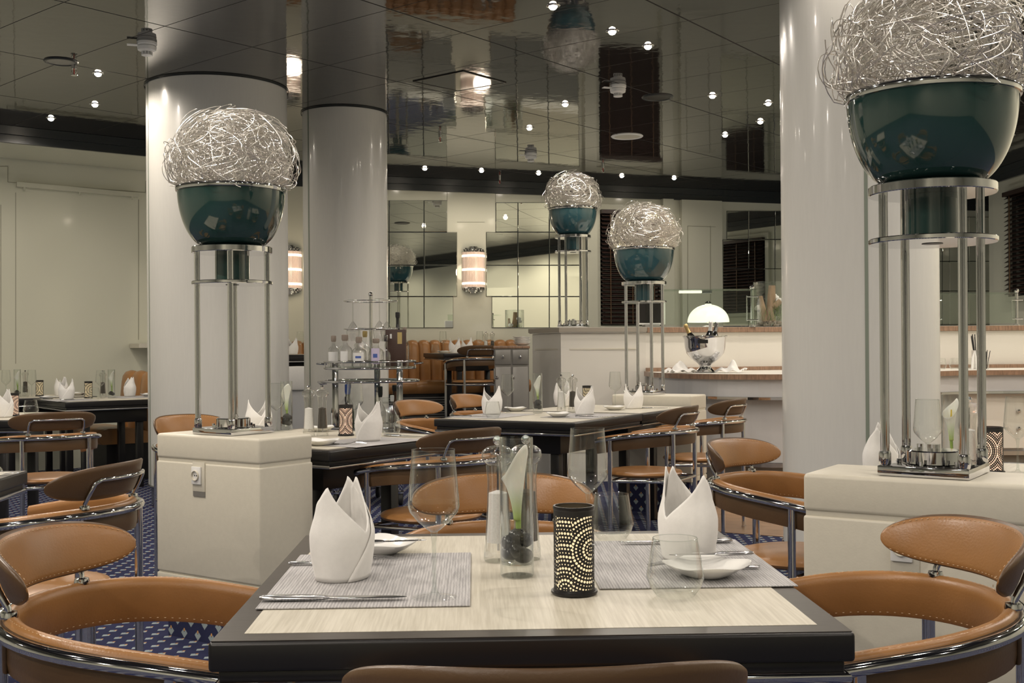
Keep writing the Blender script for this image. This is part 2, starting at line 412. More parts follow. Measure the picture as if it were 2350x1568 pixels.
def tag(o, label, cat, group=None):
    o['label'] = label; o['category'] = cat
    if group: o['group'] = group
    if label in LABELS and not group: print('DUP LABEL', label)
    LABELS[label] = 1
    return o
def thing(name, label, cat, loc=(0,0,0), rz=0, group=None):
    o = bpy.data.objects.new(name, None); COL.objects.link(o); o.empty_display_size = .05
    o.location = loc; o.rotation_euler = (0,0,rz)
    return tag(o, label, cat, group)
def struct(name, mb, m, label=None, **k):
    o = ob(name, mb, m, **k); o['kind'] = 'structure'
    if label: o['label'] = label
    return o
def kids(o): return [c for c in o.children]
def dup(root, loc, rz, label, group=None):
    r = root.copy(); COL.objects.link(r); r.location = loc; r.rotation_euler = (0,0,rz)
    r['label'] = label; LABELS[label] = 1
    if group: r['group'] = group
    for ch in list(root.children):
        cc = ch.copy(); COL.objects.link(cc); cc.parent = r
        for g in ch.children:
            d = g.copy(); COL.objects.link(d); d.parent = cc
    return r
USED = set()
def place(proto, loc, rz, label, group=None):
    if proto.name not in USED:
        USED.add(proto.name); proto.location = loc; proto.rotation_euler = (0,0,rz); proto['label'] = label
        if group: proto['group'] = group
        return proto
    return dup(proto, loc, rz, label, group)
M['panel'] = mat('grey_mirror_panel', (.030,.029,.026), .045)
# ================================================================== ROOM SHELL
WLA, WLB = (-7.0, 9.03), (-3.1, 12.07)
FLA, FLB = (-6.8, 8.05), (-2.75, 11.2)
WBA, WBB = (-2.75, 12.6), (6.95, 15.73)
def wallseg(name, p, q, z0=0, z1=ZC, t=.12, m='wall', label=None, out=None):
    d = Vector((q[0]-p[0], q[1]-p[1])).normalized(); n = Vector((-d.y, d.x))
    if out is not None and n.dot(Vector(out)) < 0: n = -n
    mb = MB().prism([p, q, (q[0]+n.x*t, q[1]+n.y*t), (p[0]+n.x*t, p[1]+n.y*t)], z0, z1)
    return struct(name, mb, m, label, smooth=0)
fl = MB(); fl.box(-7, 7.1, -4.1, 16, -.1, 0)
struct('floor', fl, 'carpet', 'dark blue carpet patterned with rows of small pale tulips', smooth=0)
struct('ceiling', MB().box(-7, 7.1, -4.1, 16, ZC, ZC+.1), 'ceiling', 'glossy grey mirrored ceiling panels with dark joints', smooth=0)
wallseg('wall_left', WLA, WLB, label='pale green lacquered wall behind the tables by the window side', out=(-1,1))
wallseg('wall_recess', (-3.1,12.07), (-2.75,12.6), out=(-1,0))
struct('trim_soffit', MB().prism([FLA, FLB, (-2.75,12.58), (-3.08,12.06), (-6.98,9.02)], 2.962, 2.985), 'wall2', 'pale soffit over the left tables', smooth=0)
wallseg('wall_back', WBA, WBB, label='pale green lacquered back wall with mirrors', out=(-.3,1))
wallseg('wall_corner', (6.95,15.73), (6.95,13.0), out=(1,0))
wallseg('wall_return', (6.95,13.0), (5.48,13.0), out=(0,1))
wallseg('wall_right', (5.48,13.0), (5.95,-4), out=(1,0))
wallseg('wall_front', (5.95,-4), (-6.9,-4), out=(0,-1))
wallseg('wall_side', (-6.9,-4), (-6.9,9.1), out=(-1,0))
def cornice(name, p, q, inw, z0=2.955, d=.03):
    D = Vector((q[0]-p[0], q[1]-p[1])).normalized(); n = Vector(inw)
    n = (n-D*n.dot(D)).normalized()
    mb = MB()
    for a, b, t in ((z0, z0+.07, d*1.0), (z0+.07, ZC-.002, d*1.8)):
        mb.prism([p, q, (q[0]+n.x*t, q[1]+n.y*t), (p[0]+n.x*t, p[1]+n.y*t)], a, b)
    return struct(name, mb, 'cornice', 'charcoal band where wall meets ceiling', smooth=0)
cornice('trim_1', FLA, FLB, (1,-1)); cornice('trim_2', (-2.72,12.61), (6.9,15.71), (.3,-1))
cornice('trim_3', (5.46,13.0), (5.93,-3.9), (-1,0)); cornice('trim_4', (6.9,12.97), (5.46,12.97), (0,-1)); cornice('trim_5', (-2.74,11.2), (-2.74,12.6), (1,0))
# oak boards in front of the buffet
struct('floor_boards', MB().prism([(.95,7.22),(1.30,6.99),(1.9,6.66),(3.0,6.1),(5.8,5.2),(5.7,11.5),(.95,10.2)], .0005, .004), 'woodfloor', 'brown oak floor boards in front of the buffet', smooth=0)
# raised dining area at the back
struct('trim_platform', MB().prism([(-2.72,11.25),(-.15,11.25),(.15,11.35),(.15,13.5),(-2.72,12.58)], .0005, .35), 'carpet', 'raised carpeted platform of the back dining area', smooth=0)
# wall panel joints on the left wall
def wl(px, py): return onwall(px, py, WLA, WLB)
wd = Vector((WLB[0]-WLA[0], WLB[1]-WLA[1], 0)).normalized(); wn = Vector((wd.y, -wd.x, 0))
def strip_on(mb, a, b, w=.006, n=wn, t=.003):
    A, B = Vector(a), Vector(b); d = (B-A).normalized(); s = d.cross(n).normalized()*w/2
    mb.add([A-s, A+s, B+s, B-s, A-s+n*t, A+s+n*t, B+s+n*t, B-s+n*t], [(0,1,2,3),(4,5,6,7),(0,1,5,4),(1,2,6,5),(2,3,7,6),(3,0,4,7)])
jl = MB()
for a, b in (((0,382),(18,382)),((18,382),(18,418)),((18,418),(334,442)),((334,416),(334,442)),((334,416),(348,418)),((36,442),(36,835)),((2,470),(2,850)),((318,458),(318,780))):
    strip_on(jl, wl(*a), wl(*b))
struct('trim_joints', jl, 'line', 'thin joints between the lacquered wall panels', smooth=0)
A, B = Vector(wl(36,424)), Vector(wl(316,449)); mb = MB()
strip_on(mb, A, B, .045, wn, .05)
t = thing('blind_cassette', 'slim white roller blind cassette on the pale green wall above the left tables', 'blind rail', A); ob('cassette', mb.xf(Matrix.Translation(-A)), 'wall2', t, smooth=0)
for k in (.06, .5, .94):
    P = (B-A)*k+wn*.04; ob('bracket', MB().cbox((P.x,P.y,P.z-.035), (.014,.014,.03)), 'wall2', t, smooth=0)
# window with a brown blind, back wall and right wall
def wb(px, py): return onwall(px, py, WBA, WBB)
bd = Vector((WBB[0]-WBA[0], WBB[1]-WBA[1], 0)).normalized(); bn = Vector((bd.y, -bd.x, 0))
def blind(name, P0, P1, z0, z1, n, label, wname):
    d = (P1-P0); L = d.length; d.normalize()
    f = MB()
    for a, b, c, e in ((-.07,0,z0-.05,z1+.07),(L,L+.07,z0-.05,z1+.07),(0,L,z1,z1+.07),(0,L,z0-.05,z0)):
        p = P0+d*a; q = P0+d*b; r = n*.05
        f.prism([(p.x,p.y),(q.x,q.y),(q.x+r.x,q.y+r.y),(p.x+r.x,p.y+r.y)], c, e)
    f.m(1); p = P0; q = P0+d*L; r = n*.004
    f.prism([(p.x,p.y),(q.x,q.y),(q.x+r.x,q.y+r.y),(p.x+r.x,p.y+r.y)], z0, z1)
    struct(wname, f, ['wall2','screen'], 'window with a pale frame behind a brown blind', smooth=0)
    base = P0+n*.055; t = thing(name, label, 'blind', (base.x, base.y, z0))
    s = MB(); k = int((z1-z0)/.05)
    for i in range(k):
        z = i*(z1-z0-.05)/k+.02; a = d*.01; b = d*(L-.01); o0 = n*0; o1 = n*.045
        s.add([a+o0+Vector((0,0,z+.03)), b+o0+Vector((0,0,z+.03)), b+o1+Vector((0,0,z)), a+o1+Vector((0,0,z)),
               a+o0+Vector((0,0,z+.033)), b+o0+Vector((0,0,z+.033)), b+o1+Vector((0,0,z+.003)), a+o1+Vector((0,0,z+.003))],
              [(3,2,1,0),(4,5,6,7),(0,1,5,4),(1,2,6,5),(2,3,7,6),(3,0,4,7)])
    ob('slats', s, 'blind', t, smooth=0)
    h = MB(); a = d*0; b = d*L; r = n*.06
    h.prism([(a.x,a.y),(b.x,b.y),(b.x+r.x,b.y+r.y),(a.x+r.x,a.y+r.y)], z1-z0-.05, z1-z0-.002)
    ob('head_rail', h, 'blind', t, smooth=0)
    c = MB()
    for u in (.14, .5, .86):
        p = d*(L*u)+n*.052; c.tube([(p.x,p.y,.02),(p.x,p.y,z1-z0-.06)], .006, 5)
    ob('ladder_cord', c, 'brown', t)
P0 = Vector(wb(1374,600)); P1 = Vector(wb(1512,600))
blind('venetian_blind', Vector((P0.x,P0.y,0)), Vector((P1.x,P1.y,0)), 1.40, 2.80, bn, 'dark brown venetian blind over the window behind the buffet lamps', 'window_1')
rw = Vector((.47,-17,0)).normalized(); rn = Vector((-1,-.03,0)).normalized()
def onrw(px): return Vector((*onwall(px,600,(5.48,13.0),(5.95,-4))[:2],0))
blind('venetian_blind', onrw(2324), onrw(2440), 1.66, 2.80, rn, 'dark brown venetian blind cut off by the right border of the photo', 'window_2')
# pilasters
def pil(name, xa, xb, d=.06, z1=2.955):
    p, q = Vector(wb(xa,600)), Vector(wb(xb,600)); r = bn*d
    struct(name, MB().prism([(p.x,p.y),(q.x,q.y),(q.x+r.x,q.y+r.y),(p.x+r.x,p.y+r.y)], .9, z1), 'wall2', 'shallow pale pilaster panel on the back wall', smooth=0)
pil('trim_6', 1560, 1652, .07); pil('trim_7', 1340, 1366, .07); pil('trim_8', 1516, 1540, .09)
jb = MB()
for a, b in (((1026,430),(1026,462)),((1137,432),(1137,465)),((1049,510),(1112,510)),((1572,520),(1572,745)),((1624,520),(1624,745)),((1572,520),(1636,522))):
    n2 = bn; A2, B2 = Vector(wb(*a))+bn*(.071 if a[0] > 1560 else 0), Vector(wb(*b))+bn*(.071 if a[0] > 1560 else 0); strip_on(jb, A2, B2, .006, bn)
struct('trim_panel_joints', jb, 'line', 'thin joints between the back wall panels', smooth=0)
# mirrors: stepped groups of bevelled panes
def mirror(label, rows, loc_px):
    O = Vector(wb(*loc_px)); t = thing('wall_mirror', label, 'mirror', O)
    back = MB(); pn = MB()
    for (ya, yb, xs) in rows:
        for xa, xb in zip(xs[:-1], xs[1:]):
            c = [Vector(wb(x, y)) for x, y in ((xa,yb),(xb,yb),(xb,ya),(xa,ya))]
            m0 = sum(c, Vector())/4
            g = [p+(m0-p).normalized()*.005 for p in c]
            back.add([p+bn*.004-O for p in c], [(0,1,2,3)])
            h = [p+(m0-p).normalized()*.010 for p in c]
            pn.add([p+bn*.006-O for p in g]+[p+bn*.010-O for p in h], [(0,1,5,4),(1,2,6,5),(2,3,7,6),(3,0,4,7),(4,5,6,7)])
    ob('backing', back, 'cornice', t, smooth=0); ob('panes', pn, 'mirror', t, smooth=0)
mirror('stepped wall mirror of square panes beside the second column', [(460,533,(820,893,973,1026)),(533,609,(820,893,973,1049)),(609,681,(820,893,973,1049)),(681,753,(820,893,973,1040))], (950,600))
mirror('stepped wall mirror of square panes between the wall lamp and the blind', [(465,533,(1137,1188,1260,1330)),(533,609,(1115,1188,1260,1330)),(609,681,(1115,1188,1260,1330)),(681,753,(1128,1188,1260,1330))], (1220,600))
mirror('stepped wall mirror of narrow panes behind the driftwood vase', [(484,550,(1667,1717,1778,1840)),(550,617,(1658,1717,1778,1840)),(617,750,(1658,1717,1778,1840))], (1720,600))
mirror('wall mirror of tall narrow panes beyond the tall right hand lamp stand', [(498,560,(2090,2162,2178,2222,2272)),(560,600,(2090,2162,2178,2222,2278)),(600,668,(2090,2162,2178,2222,2278)),(668,746,(2090,2162,2178,2222,2278))], (2200,600))
# ------------------------------------------------------------------ columns
def column(label, x0, x1, Y, skirt, joints, r=None):
    X = ((x0+x1)/2-1175)/F*Y; r = r or (x1-x0)/2/F*Y
    Yc = Y; mb = MB().lathe([(r, skirt), (r, ZC-.001)], 72, (X,Yc,0))
    c = struct('column', mb, 'column', label)
    s = MB().lathe([(r-.02, .001), (r-.02, skirt)], 72, (X,Yc,0)); s.lathe([(r+.004, skirt-.012),(r+.006, skirt-.006),(r+.004, skirt)], 72, (X,Yc,0))
    k = ob('skirting', s, 'darkchrome', c); k['kind'] = 'structure'
    j = MB()
    for px in joints:
        a = math.asin(max(-1,min(1,(px-(x0+x1)/2)/((x1-x0)/2))))
        u = Vector((math.sin(a), -math.cos(a), 0)); v = Vector((math.cos(a), math.sin(a), 0)); P = Vector((X,Yc,0))+u*r
        w = .008
        j.add([P-v*w-u*.004+Vector((0,0,skirt)), P+v*w-u*.004+Vector((0,0,skirt)), P+v*w+u*.0015+Vector((0,0,skirt)), P-v*w+u*.0015+Vector((0,0,skirt)),
               P-v*w-u*.004+Vector((0,0,ZC-.002)), P+v*w-u*.004+Vector((0,0,ZC-.002)), P+v*w+u*.0015+Vector((0,0,ZC-.002)), P-v*w+u*.0015+Vector((0,0,ZC-.002))],
              [(3,2,1,0),(4,5,6,7),(0,1,5,4),(1,2,6,5),(2,3,7,6),(3,0,4,7)])
    if j.v: k = ob('joint', j, 'strip', c, smooth=0); k['kind'] = 'structure'
    ring = MB().lathe([(r+.012, ZC-.012), (r+.012, ZC-.001)], 72, (X,Yc,0)); k = ob('collar', ring, 'cornice', c); k['kind'] = 'structure'
column('broad pale round column behind the left pedestal', 346, 660, 8.6, .16, [370])
column('slimmer pale round column behind the drinks trolley', 699, 891, 9.53, .16, [722])
column('pale round column behind the right pedestal', 1799, 2146, 5.72, .16, [1937])
# ------------------------------------------------------------------ ceiling fittings
lamp_px = [(225,168,'closest to the detector before the left column'),(218,239,'second from the dark band over the left tables'),(117,271,'closest to the dark band over the left tables'),
 (1269,13,'topmost of the central row of three'),(1405,71,'in the middle of the central row of three'),(1487,105,'lowest of the central row of three'),
 (1297,238,'between the ceiling hatch and the middle smoke detector'),(1215,293,'above the small far smoke detector'),(1635,219,'between the round black speaker and the right column'),(1763,236,'beside the right column, upper of the three there'),
 (1745,278,'beside the right column, middle of the three there'),(1664,309,'beside the right column, lowest of the three there'),(975,386,'in the far row, next to the second column'),
 (1105,391,'in the far row above the wall lamp'),(1236,397,'in the far row just beside the farthest wire ball'),(1427,403,'in the far row between the two far wire balls'),(1547,408,'in the far row, last one toward the right column'),(2320,311,'beside the big teal bowl of the nearest lamp stand')]
def dl_proto():
    t = thing('ceiling_downlight', 'proto', 'downlight')
    ob('trim_ring', MB().lathe([(.028,-.001),(.030,-.006),(.040,-.004),(.042,0)], 24), 'chrome', t)
    ob('bulb', MB().lathe([(.024,-.001),(.023,-.010),(.017,-.019),(.009,-.023),(.0002,-.024)], 20), 'lamp', t)
    return t
dl = dl_proto(); LIGHTS = []
for px, py, lb in lamp_px:
    x, y = onz(px, py, ZC); LIGHTS.append((x, y))
    place(dl, (x, y, ZC-.0005), 0, 'ceiling downlight '+lb, 'recessed ceiling downlights')
# beams for the visible downlights and for unseen spots added as fill
def spot(x, y, e, size=2.4, z=ZC-.02, blend=.6, r=.035, col=(1,.90,.79), tilt=None):
    l = bpy.data.lights.new('downlight_and_fill_beam', 'SPOT'); l.energy = e; l.spot_size = size; l.spot_blend = blend; l.shadow_soft_size = r; l.color = col
    o = bpy.data.objects.new('downlight_and_fill_beam', l); COL.objects.link(o); o.location = (x, y, z)
    if tilt: o.rotation_euler = tilt
    return o
def det_proto():
    t = thing('smoke_detector', 'proto', 'smoke detector')
    ob('base', MB().lathe([(.0002,0),(.062,0),(.062,-.016),(.056,-.022),(.0002,-.022)], 28), 'plastic', t)
    ob('head', MB().lathe([(.056,-.022),(.060,-.03),(.056,-.052),(.034,-.056),(.033,-.062)], 28), 'plastic', t)
    g = MB()
    for i in range(10):
        a = 2*PI*i/10; g.tube([(.030*math.cos(a),.030*math.sin(a),-.060),(.030*math.cos(a),.030*math.sin(a),-.078)], .004, 5)
    g.lathe([(.034,-.078),(.034,-.084),(.0002,-.088)], 20); g.lathe([(.022,-.060),(.022,-.080)], 16)
    ob('cage', g, 'plastic', t)
    ob('address_tab', MB().box(-.12,-.05,-.022,.022,-.024,-.020), 'plastic', t, smooth=0)
    return t
dp = det_proto()
for px, py, lb in ((337,97,'white smoke detector in front of the left column'),(1418,196,'white smoke detector beside the round black speaker'),(1218,352,'small far white smoke detector above the farthest wire ball')):
    x, y = onz(px, py, ZC); place(dp, (x, y, ZC-.0005), .3, lb, 'smoke detectors')
def spk(label, px, py, r, m1, m2):
    x, y = onz(px, py, ZC); t = thing('ceiling_speaker', label, 'speaker', (x, y, ZC-.0005))
    ob('rim', MB().lathe([(r*.80,-.004),(r*.84,-.009),(r*.95,-.008),(r,0)], 36), m1, t); ob('grille', MB().lathe([(.0002,-.003),(r*.80,-.004)], 36), m2, t)
spk('round grey ceiling speaker over the left tables', 140, 141, .112, 'cornice', 'grey')
spk('round black ceiling speaker beside the middle smoke detector', 1509, 223, .125, 'cornice', 'darkwood')
spk('round white ceiling vent above the second lamp stand', 1439, 313, .150, 'plastic', 'cream')
sp = thing('sprinkler', 'proto', 'sprinkler')
ob('escutcheon', MB().lathe([(.0002,-.03),(.018,-.03),(.018,0)], 16), 'chrome', sp)
fr_ = MB().tube([(-.012,0,-.03),(-.016,0,-.05),(-.006,0,-.07)], .003, 6); fr_.tube([(.012,0,-.03),(.016,0,-.05),(.006,0,-.07)], .003, 6); ob('frame', fr_, 'chrome', sp)
ob('bulb', MB().tube([(0,0,-.03),(0,0,-.068)], .004, 8), 'red', sp); ob('deflector', MB().cyl((0,0,-.075), .022, .003, 16), 'chrome', sp)
for px, py, lb in ((170,148,'chrome sprinkler head under the grey round speaker'),(1010,308,'chrome sprinkler head between hatch and mirrors'),(1147,408,'chrome sprinkler head at the dark band above the wall lamp'),(1384,380,'chrome sprinkler head between the two far wire balls')):
    x, y = onz(px, py, ZC); place(sp, (x, y, ZC-.0005), .5, lb, 'sprinkler heads')
h = [onz(*p, ZC) for p in ((947,186),(1063,162),(1162,189),(1050,208))]
cx, cy = sum(p[0] for p in h)/4, sum(p[1] for p in h)/4
t = thing('access_hatch', 'square access hatch with a dark frame in the ceiling over the mirrors', 'hatch', (cx, cy, ZC-.0005))
mb = MB(); q = [(p[0]-cx, p[1]-cy) for p in h]
for i in range(4):
    a, b = Vector(q[i]), Vector(q[(i+1)%4]); mb.prism([tuple(a), tuple(b), tuple(b*.955), tuple(a*.955)], -.006, 0)
ob('frame', mb, 'black', t, smooth=0)
ob('panel', MB().prism([tuple(Vector(p)*.93) for p in q], -.004, -.001), 'panel', t, smooth=0)
# ================================================================== CHAIRS
HR = .262
def hoop_pts(n=28, arm=.19, R=HR, na=6):
    P = []
    for i in range(na): 
        y = arm*(1-i/na); P.append((-R+.012*(1-i/na)**2*1.5, y))
    for i in range(n+1):
        a = -PI/2+PI*i/n; P.append((R*math.sin(a), -R*math.cos(a)))
    for i in range(1, na+1):
        y = arm*i/na; P.append((R-.018*(i/na)**2, y))
    return P
def hoop_z(x, y):
    t = (y+HR)/(HR+.19)          # 0 at the back, 1 at the arm tips
    return .692-.052*t**1.6
def hoop_frames(R=HR):
    P = hoop_pts(R=R); fr = []
    for i, (x, y) in enumerate(P):
        a = P[max(0,i-1)]; b = P[min(len(P)-1,i+1)]
        d = Vector((b[0]-a[0], b[1]-a[1], hoop_z(*b)-hoop_z(*a))).normalized()
        out = Vector((d.y, -d.x, 0)).normalized()
        if out.dot(Vector((x, y-.05, 0))) < 0: out = -out
        fr.append((Vector((x,y,hoop_z(x,y))), out, Vector((0,0,1))))
    return fr
def make_chair():
    t = thing('dining_chair', 'proto', 'chair')
    fr = hoop_frames()
    band = MB().sweep(fr, [(.006,.000),(.000,.008),(-.010,.010),(-.019,.004),(-.022,-.010),(-.016,-.040),(-.009,-.074),(-.004,-.080),(.003,-.078),(.006,-.060)])
    nprof = 10
    for i in range(len(band.f)):
        if len(band.f[i]) == 4:
            j = i % nprof
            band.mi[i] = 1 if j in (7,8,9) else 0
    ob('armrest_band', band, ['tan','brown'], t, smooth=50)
    st = MB()
    def stitches(path, ln, r):
        acc = 0; on = True; cur = []
        for a, b in zip(path[:-1], path[1:]):
            L = (b-a).length; k = max(1, int(L/.0035))
            for i in range(k):
                p = a+(b-a)*(i/k); acc += L/k
                if on: cur.append(p)
                if acc > (ln if on else ln*.55):
                    if on and len(cur) > 1: st.tube([cur[0], cur[-1]], r, 4, caps=False)
                    on = not on; acc = 0; cur = []
    stitches([O+U*-.0118+W*-.071 for O,U,W in fr], .0065, .0006)
    stitches([O+U*-.002+W*.0085 for O,U,W in fr], .0065, .0006)
    # outer tube
    tb = MB().tube([O+U*.017+W*-.010 for O,U,W in fr], .0115, 10)
    ob('hoop_rail', tb, 'chrome', t, smooth=60)
    # crescent back pad
    ph = math.radians(57); nP = 41; pts = []; nL = 16
    def padc(u):
        a = ph*u; s = (1-abs(u)**3.4)**.5 if abs(u) < 1 else 0
        return a, s
    zc0, hh = .7705, .0505
    edge = []
    for i in range(nP):
        u = math.sin(PI/2*(-1+2*i/(nP-1)))*.9985
        a, s = padc(u); s = max(s, .03)
        for j in range(nL):
            b = 2*PI*j/nL
            zz = math.sin(b); th = math.cos(b)
            z = zc0+hh*s*zz-.010*abs(u)**2
            rr = HR+.004+.016*zz*s+ (.0095*math.copysign(abs(th)**.6, th) if True else 0)*min(1, s*1.6)
            pts.append((rr*math.sin(a), -rr*math.cos(a), z))
        edge.append((a, s, u))
    pad = MB(); pad.grid(pts, nP, nL)
    # close around the loop
    fs = [(i*nL+nL-1, i*nL, (i+1)*nL, (i+1)*nL+nL-1) for i in range(nP-1)]
    pad.add([], []); 
    for f in fs: pad.f.append(f); pad.mi.append(0)
    pad.f.append(tuple(range(nL))); pad.mi.append(0); pad.f.append(tuple((nP-1)*nL+j for j in range(nL))[::-1]); pad.mi.append(0)
    for i in range(nP-1):
        for j in range(nL): 
            k = i*(nL-1)+j if j < nL-1 else (nP-1)*(nL-1)+i
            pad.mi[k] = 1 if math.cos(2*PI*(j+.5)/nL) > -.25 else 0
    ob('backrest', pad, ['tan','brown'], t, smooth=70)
    def padpt(a, s, u, zz, off): 
        rr = HR+.004+.016*zz*s+off
        return Vector((rr*math.sin(a), -rr*math.cos(a), zc0+hh*s*zz-.010*u*u))
    ob('band_stitching', st, 'stitchl', t, smooth=0); st = MB()
    stitches([padpt(a,s*.84,u,1,-.0072) for a,s,u in edge[1:-1]], .006, .0006)
    ob('pad_stitching', st, 'stitchl', t, smooth=0); st = MB()
    stitches([padpt(a,s*.84,u,-1,-.0072) for a,s,u in edge[1:-1]], .006, .0006)
    ob('pad_stitching', st, 'stitchl', t, smooth=0)
    # bent rod that carries the pad
    A = math.radians(31); rod = []
    def pol(a, r, z): return (r*math.sin(a), -r*math.cos(a), z)
    z0 = hoop_z(HR*math.sin(A), -HR*math.cos(A))
    rod.append(pol(-A*1.05, HR-.004, z0+.004)); rod.append(pol(-A*1.05, HR-.002, z0+.022)); rod.append(pol(-A, HR+.012, z0+.05)); rod.append(pol(-A*.93, HR+.022, z0+.078))
    for i in range(9): rod.append(pol(A*(-.8+1.6*i/8), HR+.023, zc0+.008))
    rod += [pol(A*.93, HR+.022, z0+.078), pol(A, HR+.012, z0+.05), pol(A*1.05, HR-.002, z0+.022), pol(A*1.05, HR-.004, z0+.004)]
    rm = MB().tube(rod, .0062, 8)
    for s in (-1, 1): rm.lathe([(.0002,.012),(.013,.010),(.0145,.004),(.0145,0)], 14, pol(s*A*1.05, HR-.004, z0+.006))
    ob('back_bracket', rm, 'chrome', t, smooth=50)
    # seat
    seat = MB(); prof = [(.0002,.462),(.12,.463),(.185,.461),(.208,.455),(.214,.446),(.208,.436)]
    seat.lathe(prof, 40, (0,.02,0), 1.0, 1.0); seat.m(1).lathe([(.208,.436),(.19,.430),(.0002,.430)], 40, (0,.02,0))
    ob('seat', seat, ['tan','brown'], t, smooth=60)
    legs = []
    for s in (-1, 1):
        a = math.radians(38); legs.append((s*(HR+.014)*math.sin(a), -(HR+.014)*math.cos(a))); legs.append((s*(HR+.008), .105))
    for x, y in legs:
        l = MB().tube([(x,y,.012),(x,y,hoop_z(x,y)-.016)], .0125, 12); l.cyl((x,y,.0006), .015, .014, 12)
        ob('leg', l, 'chrome', t, smooth=50)
    f = MB()
    f.tube([(legs[0][0],legs[0][1],.418),(legs[1][0],legs[1][1],.418)], .009, 8); f.tube([(legs[2][0],legs[2][1],.418),(legs[3][0],legs[3][1],.418)], .009, 8)
    f.tube([(legs[1][0],.105,.418),(legs[3][0],.105,.418)], .009, 8); f.tube([(legs[0][0],legs[0][1],.418),(legs[2][0],legs[2][1],.418)], .009, 8)
    ob('seat_rail', f, 'chrome', t, smooth=50)
    return t
CHAIR = make_chair()
def chair(x, y, rz, label, z=0):
    return place(CHAIR, (x, y, z), rz, label, 'tan leather tub chairs')
# ================================================================== TABLES
def make_table():
    t = thing('dining_table', 'proto', 'table'); a = .45; b = .408
    fr = MB()
    for i in range(4):
        ang = i*PI/2; R = Matrix.Rotation(ang, 3, 'Z')
        q = [R@Vector(p) for p in ((-a,-a,0),(a,-a,0),(b,-b,0),(-b,-b,0))]
        fr.prism([(p.x,p.y) for p in q], .697, .740)
    fr2 = MB().box(-a, a, -a, a, .696, .7385)
    o = ob('tabletop', fr2, ['black'], t, bevel=.006, seg=3)
    rim = MB()
    for i in range(4):
        R = Matrix.Rotation(i*PI/2, 3, 'Z'); q = [R@Vector(p) for p in ((-a+.004,-a+.004,0),(a-.004,-a+.004,0),(b,-b,0),(-b,-b,0))]
        rim.prism([(p.x,p.y) for p in q], .7382, .7394)
    ob('edging', rim, 'edge', t, smooth=0)
    ob('inlay', MB().box(-b, b, -b, b, .7382, .7400), 'laminate', t, smooth=0)
    s = MB().box(-a+.012, a-.012, -a+.012, a-.012, .678, .696); ob('underframe', s, 'black', t, bevel=.003)
    k = a-.009; r = MB().tube([(-k,-k,.672),(k,-k,.672),(k,k,.672),(-k,k,.672)], .0075, 10, closed=True); ob('rail', r, 'chrome', t, smooth=60)
    ap = MB().box(-.27,.27,-.27,.27,.55,.678); ob('apron', ap, 'black', t, bevel=.004)
    for x in (-.22,.22):
        for y in (-.22,.22):
            ob('leg', MB().box(x-.027,x+.027,y-.027,y+.027,.001,.55), 'black', t, bevel=.004)
    return t
TABLE = make_table()
def table(x, y, rz, label, z=0): return place(TABLE, (x, y, z), rz, label, 'square dining tables')
TZ = .7405
# ================================================================== TABLEWARE
def napkin_mesh(seed):
    r_ = random.Random(seed); mb = MB()
    nphi, nz = 72, 18; pts = []
    t0, t1 = -.42*PI, 2.12*PI
    for i in range(nphi):
        u = i/(nphi-1); a = t0+(t1-t0)*u
        layer = .0035*(1-u*1.6) if u < .5 else -.0012
        # rim: two tall pointed peaks, deep notches between
        c1 = max(0, math.cos(a-.10*r_.random()*0-0.0)); c2 = max(0, -math.cos(a))
        pk = max((1-abs(((a+PI) % (2*PI))-PI)/(PI/2)), 0); pk2 = max((1-abs((a % (2*PI))-PI)/(PI/2)), 0)
        top = .084+.100*max(pk**.92, .90*pk2**.92)
        for j in range(nz):
            v = j/(nz-1); z = top*v
            z0 = 0
            if u < .16:        # slanting free edge of the outer layer
                zmax = top
                z = max(0.0, zmax*v)
            bul = .047+.010*math.sin(min(1, z/.12)*PI*.8)
            up = max(0, z-.085)/.10
            rr = bul*(1-.20*up**1.2)+layer
            wob = 1+.03*math.sin(3*a+seed)*(z/.15)+.02*math.sin(5*a+seed*2)*(z/.18)
            x = rr*math.cos(a)*1.10*wob; y = rr*math.sin(a)*.86*wob*(1-.30*up)
            pts.append((x, y, z))
    # shear the first columns so that the free edge runs diagonally
    for i in range(nphi):
        u = i/(nphi-1)
        if u < .30:
            k = 1-u/.30
            for j in range(nz):
                x, y, z = pts[i*nz+j]
                a = t0+(t1-t0)*u; sh = k*.95*(1-z/.09)
                rr = math.hypot(x/1.10, y/.86); b = a-sh+.0
                pts[i*nz+j] = (rr*math.cos(b)*1.10, rr*math.sin(b)*.86, z)
    mb.grid(pts, nphi, nz)
    return mb
NAPM = []
def napkin_proto(i):
    o = ob('folded_napkin', napkin_mesh(i*1.7+.4), 'napkin', smooth=80, solid=.0022)
    return tag(o, 'proto %d' % i, 'napkin')
NAPS = [napkin_proto(i) for i in range(2)]; NK = [0]
def napkin(x, y, rz, label, z=TZ, k=None, s=1):
    p = NAPS[(NK[0] if k is None else k) % 2]; NK[0] += 1
    o = place(p, (x, y, z+.0016), rz, label, 'white napkins folded into mitres'); o.scale = (s,s,.93*s); return o
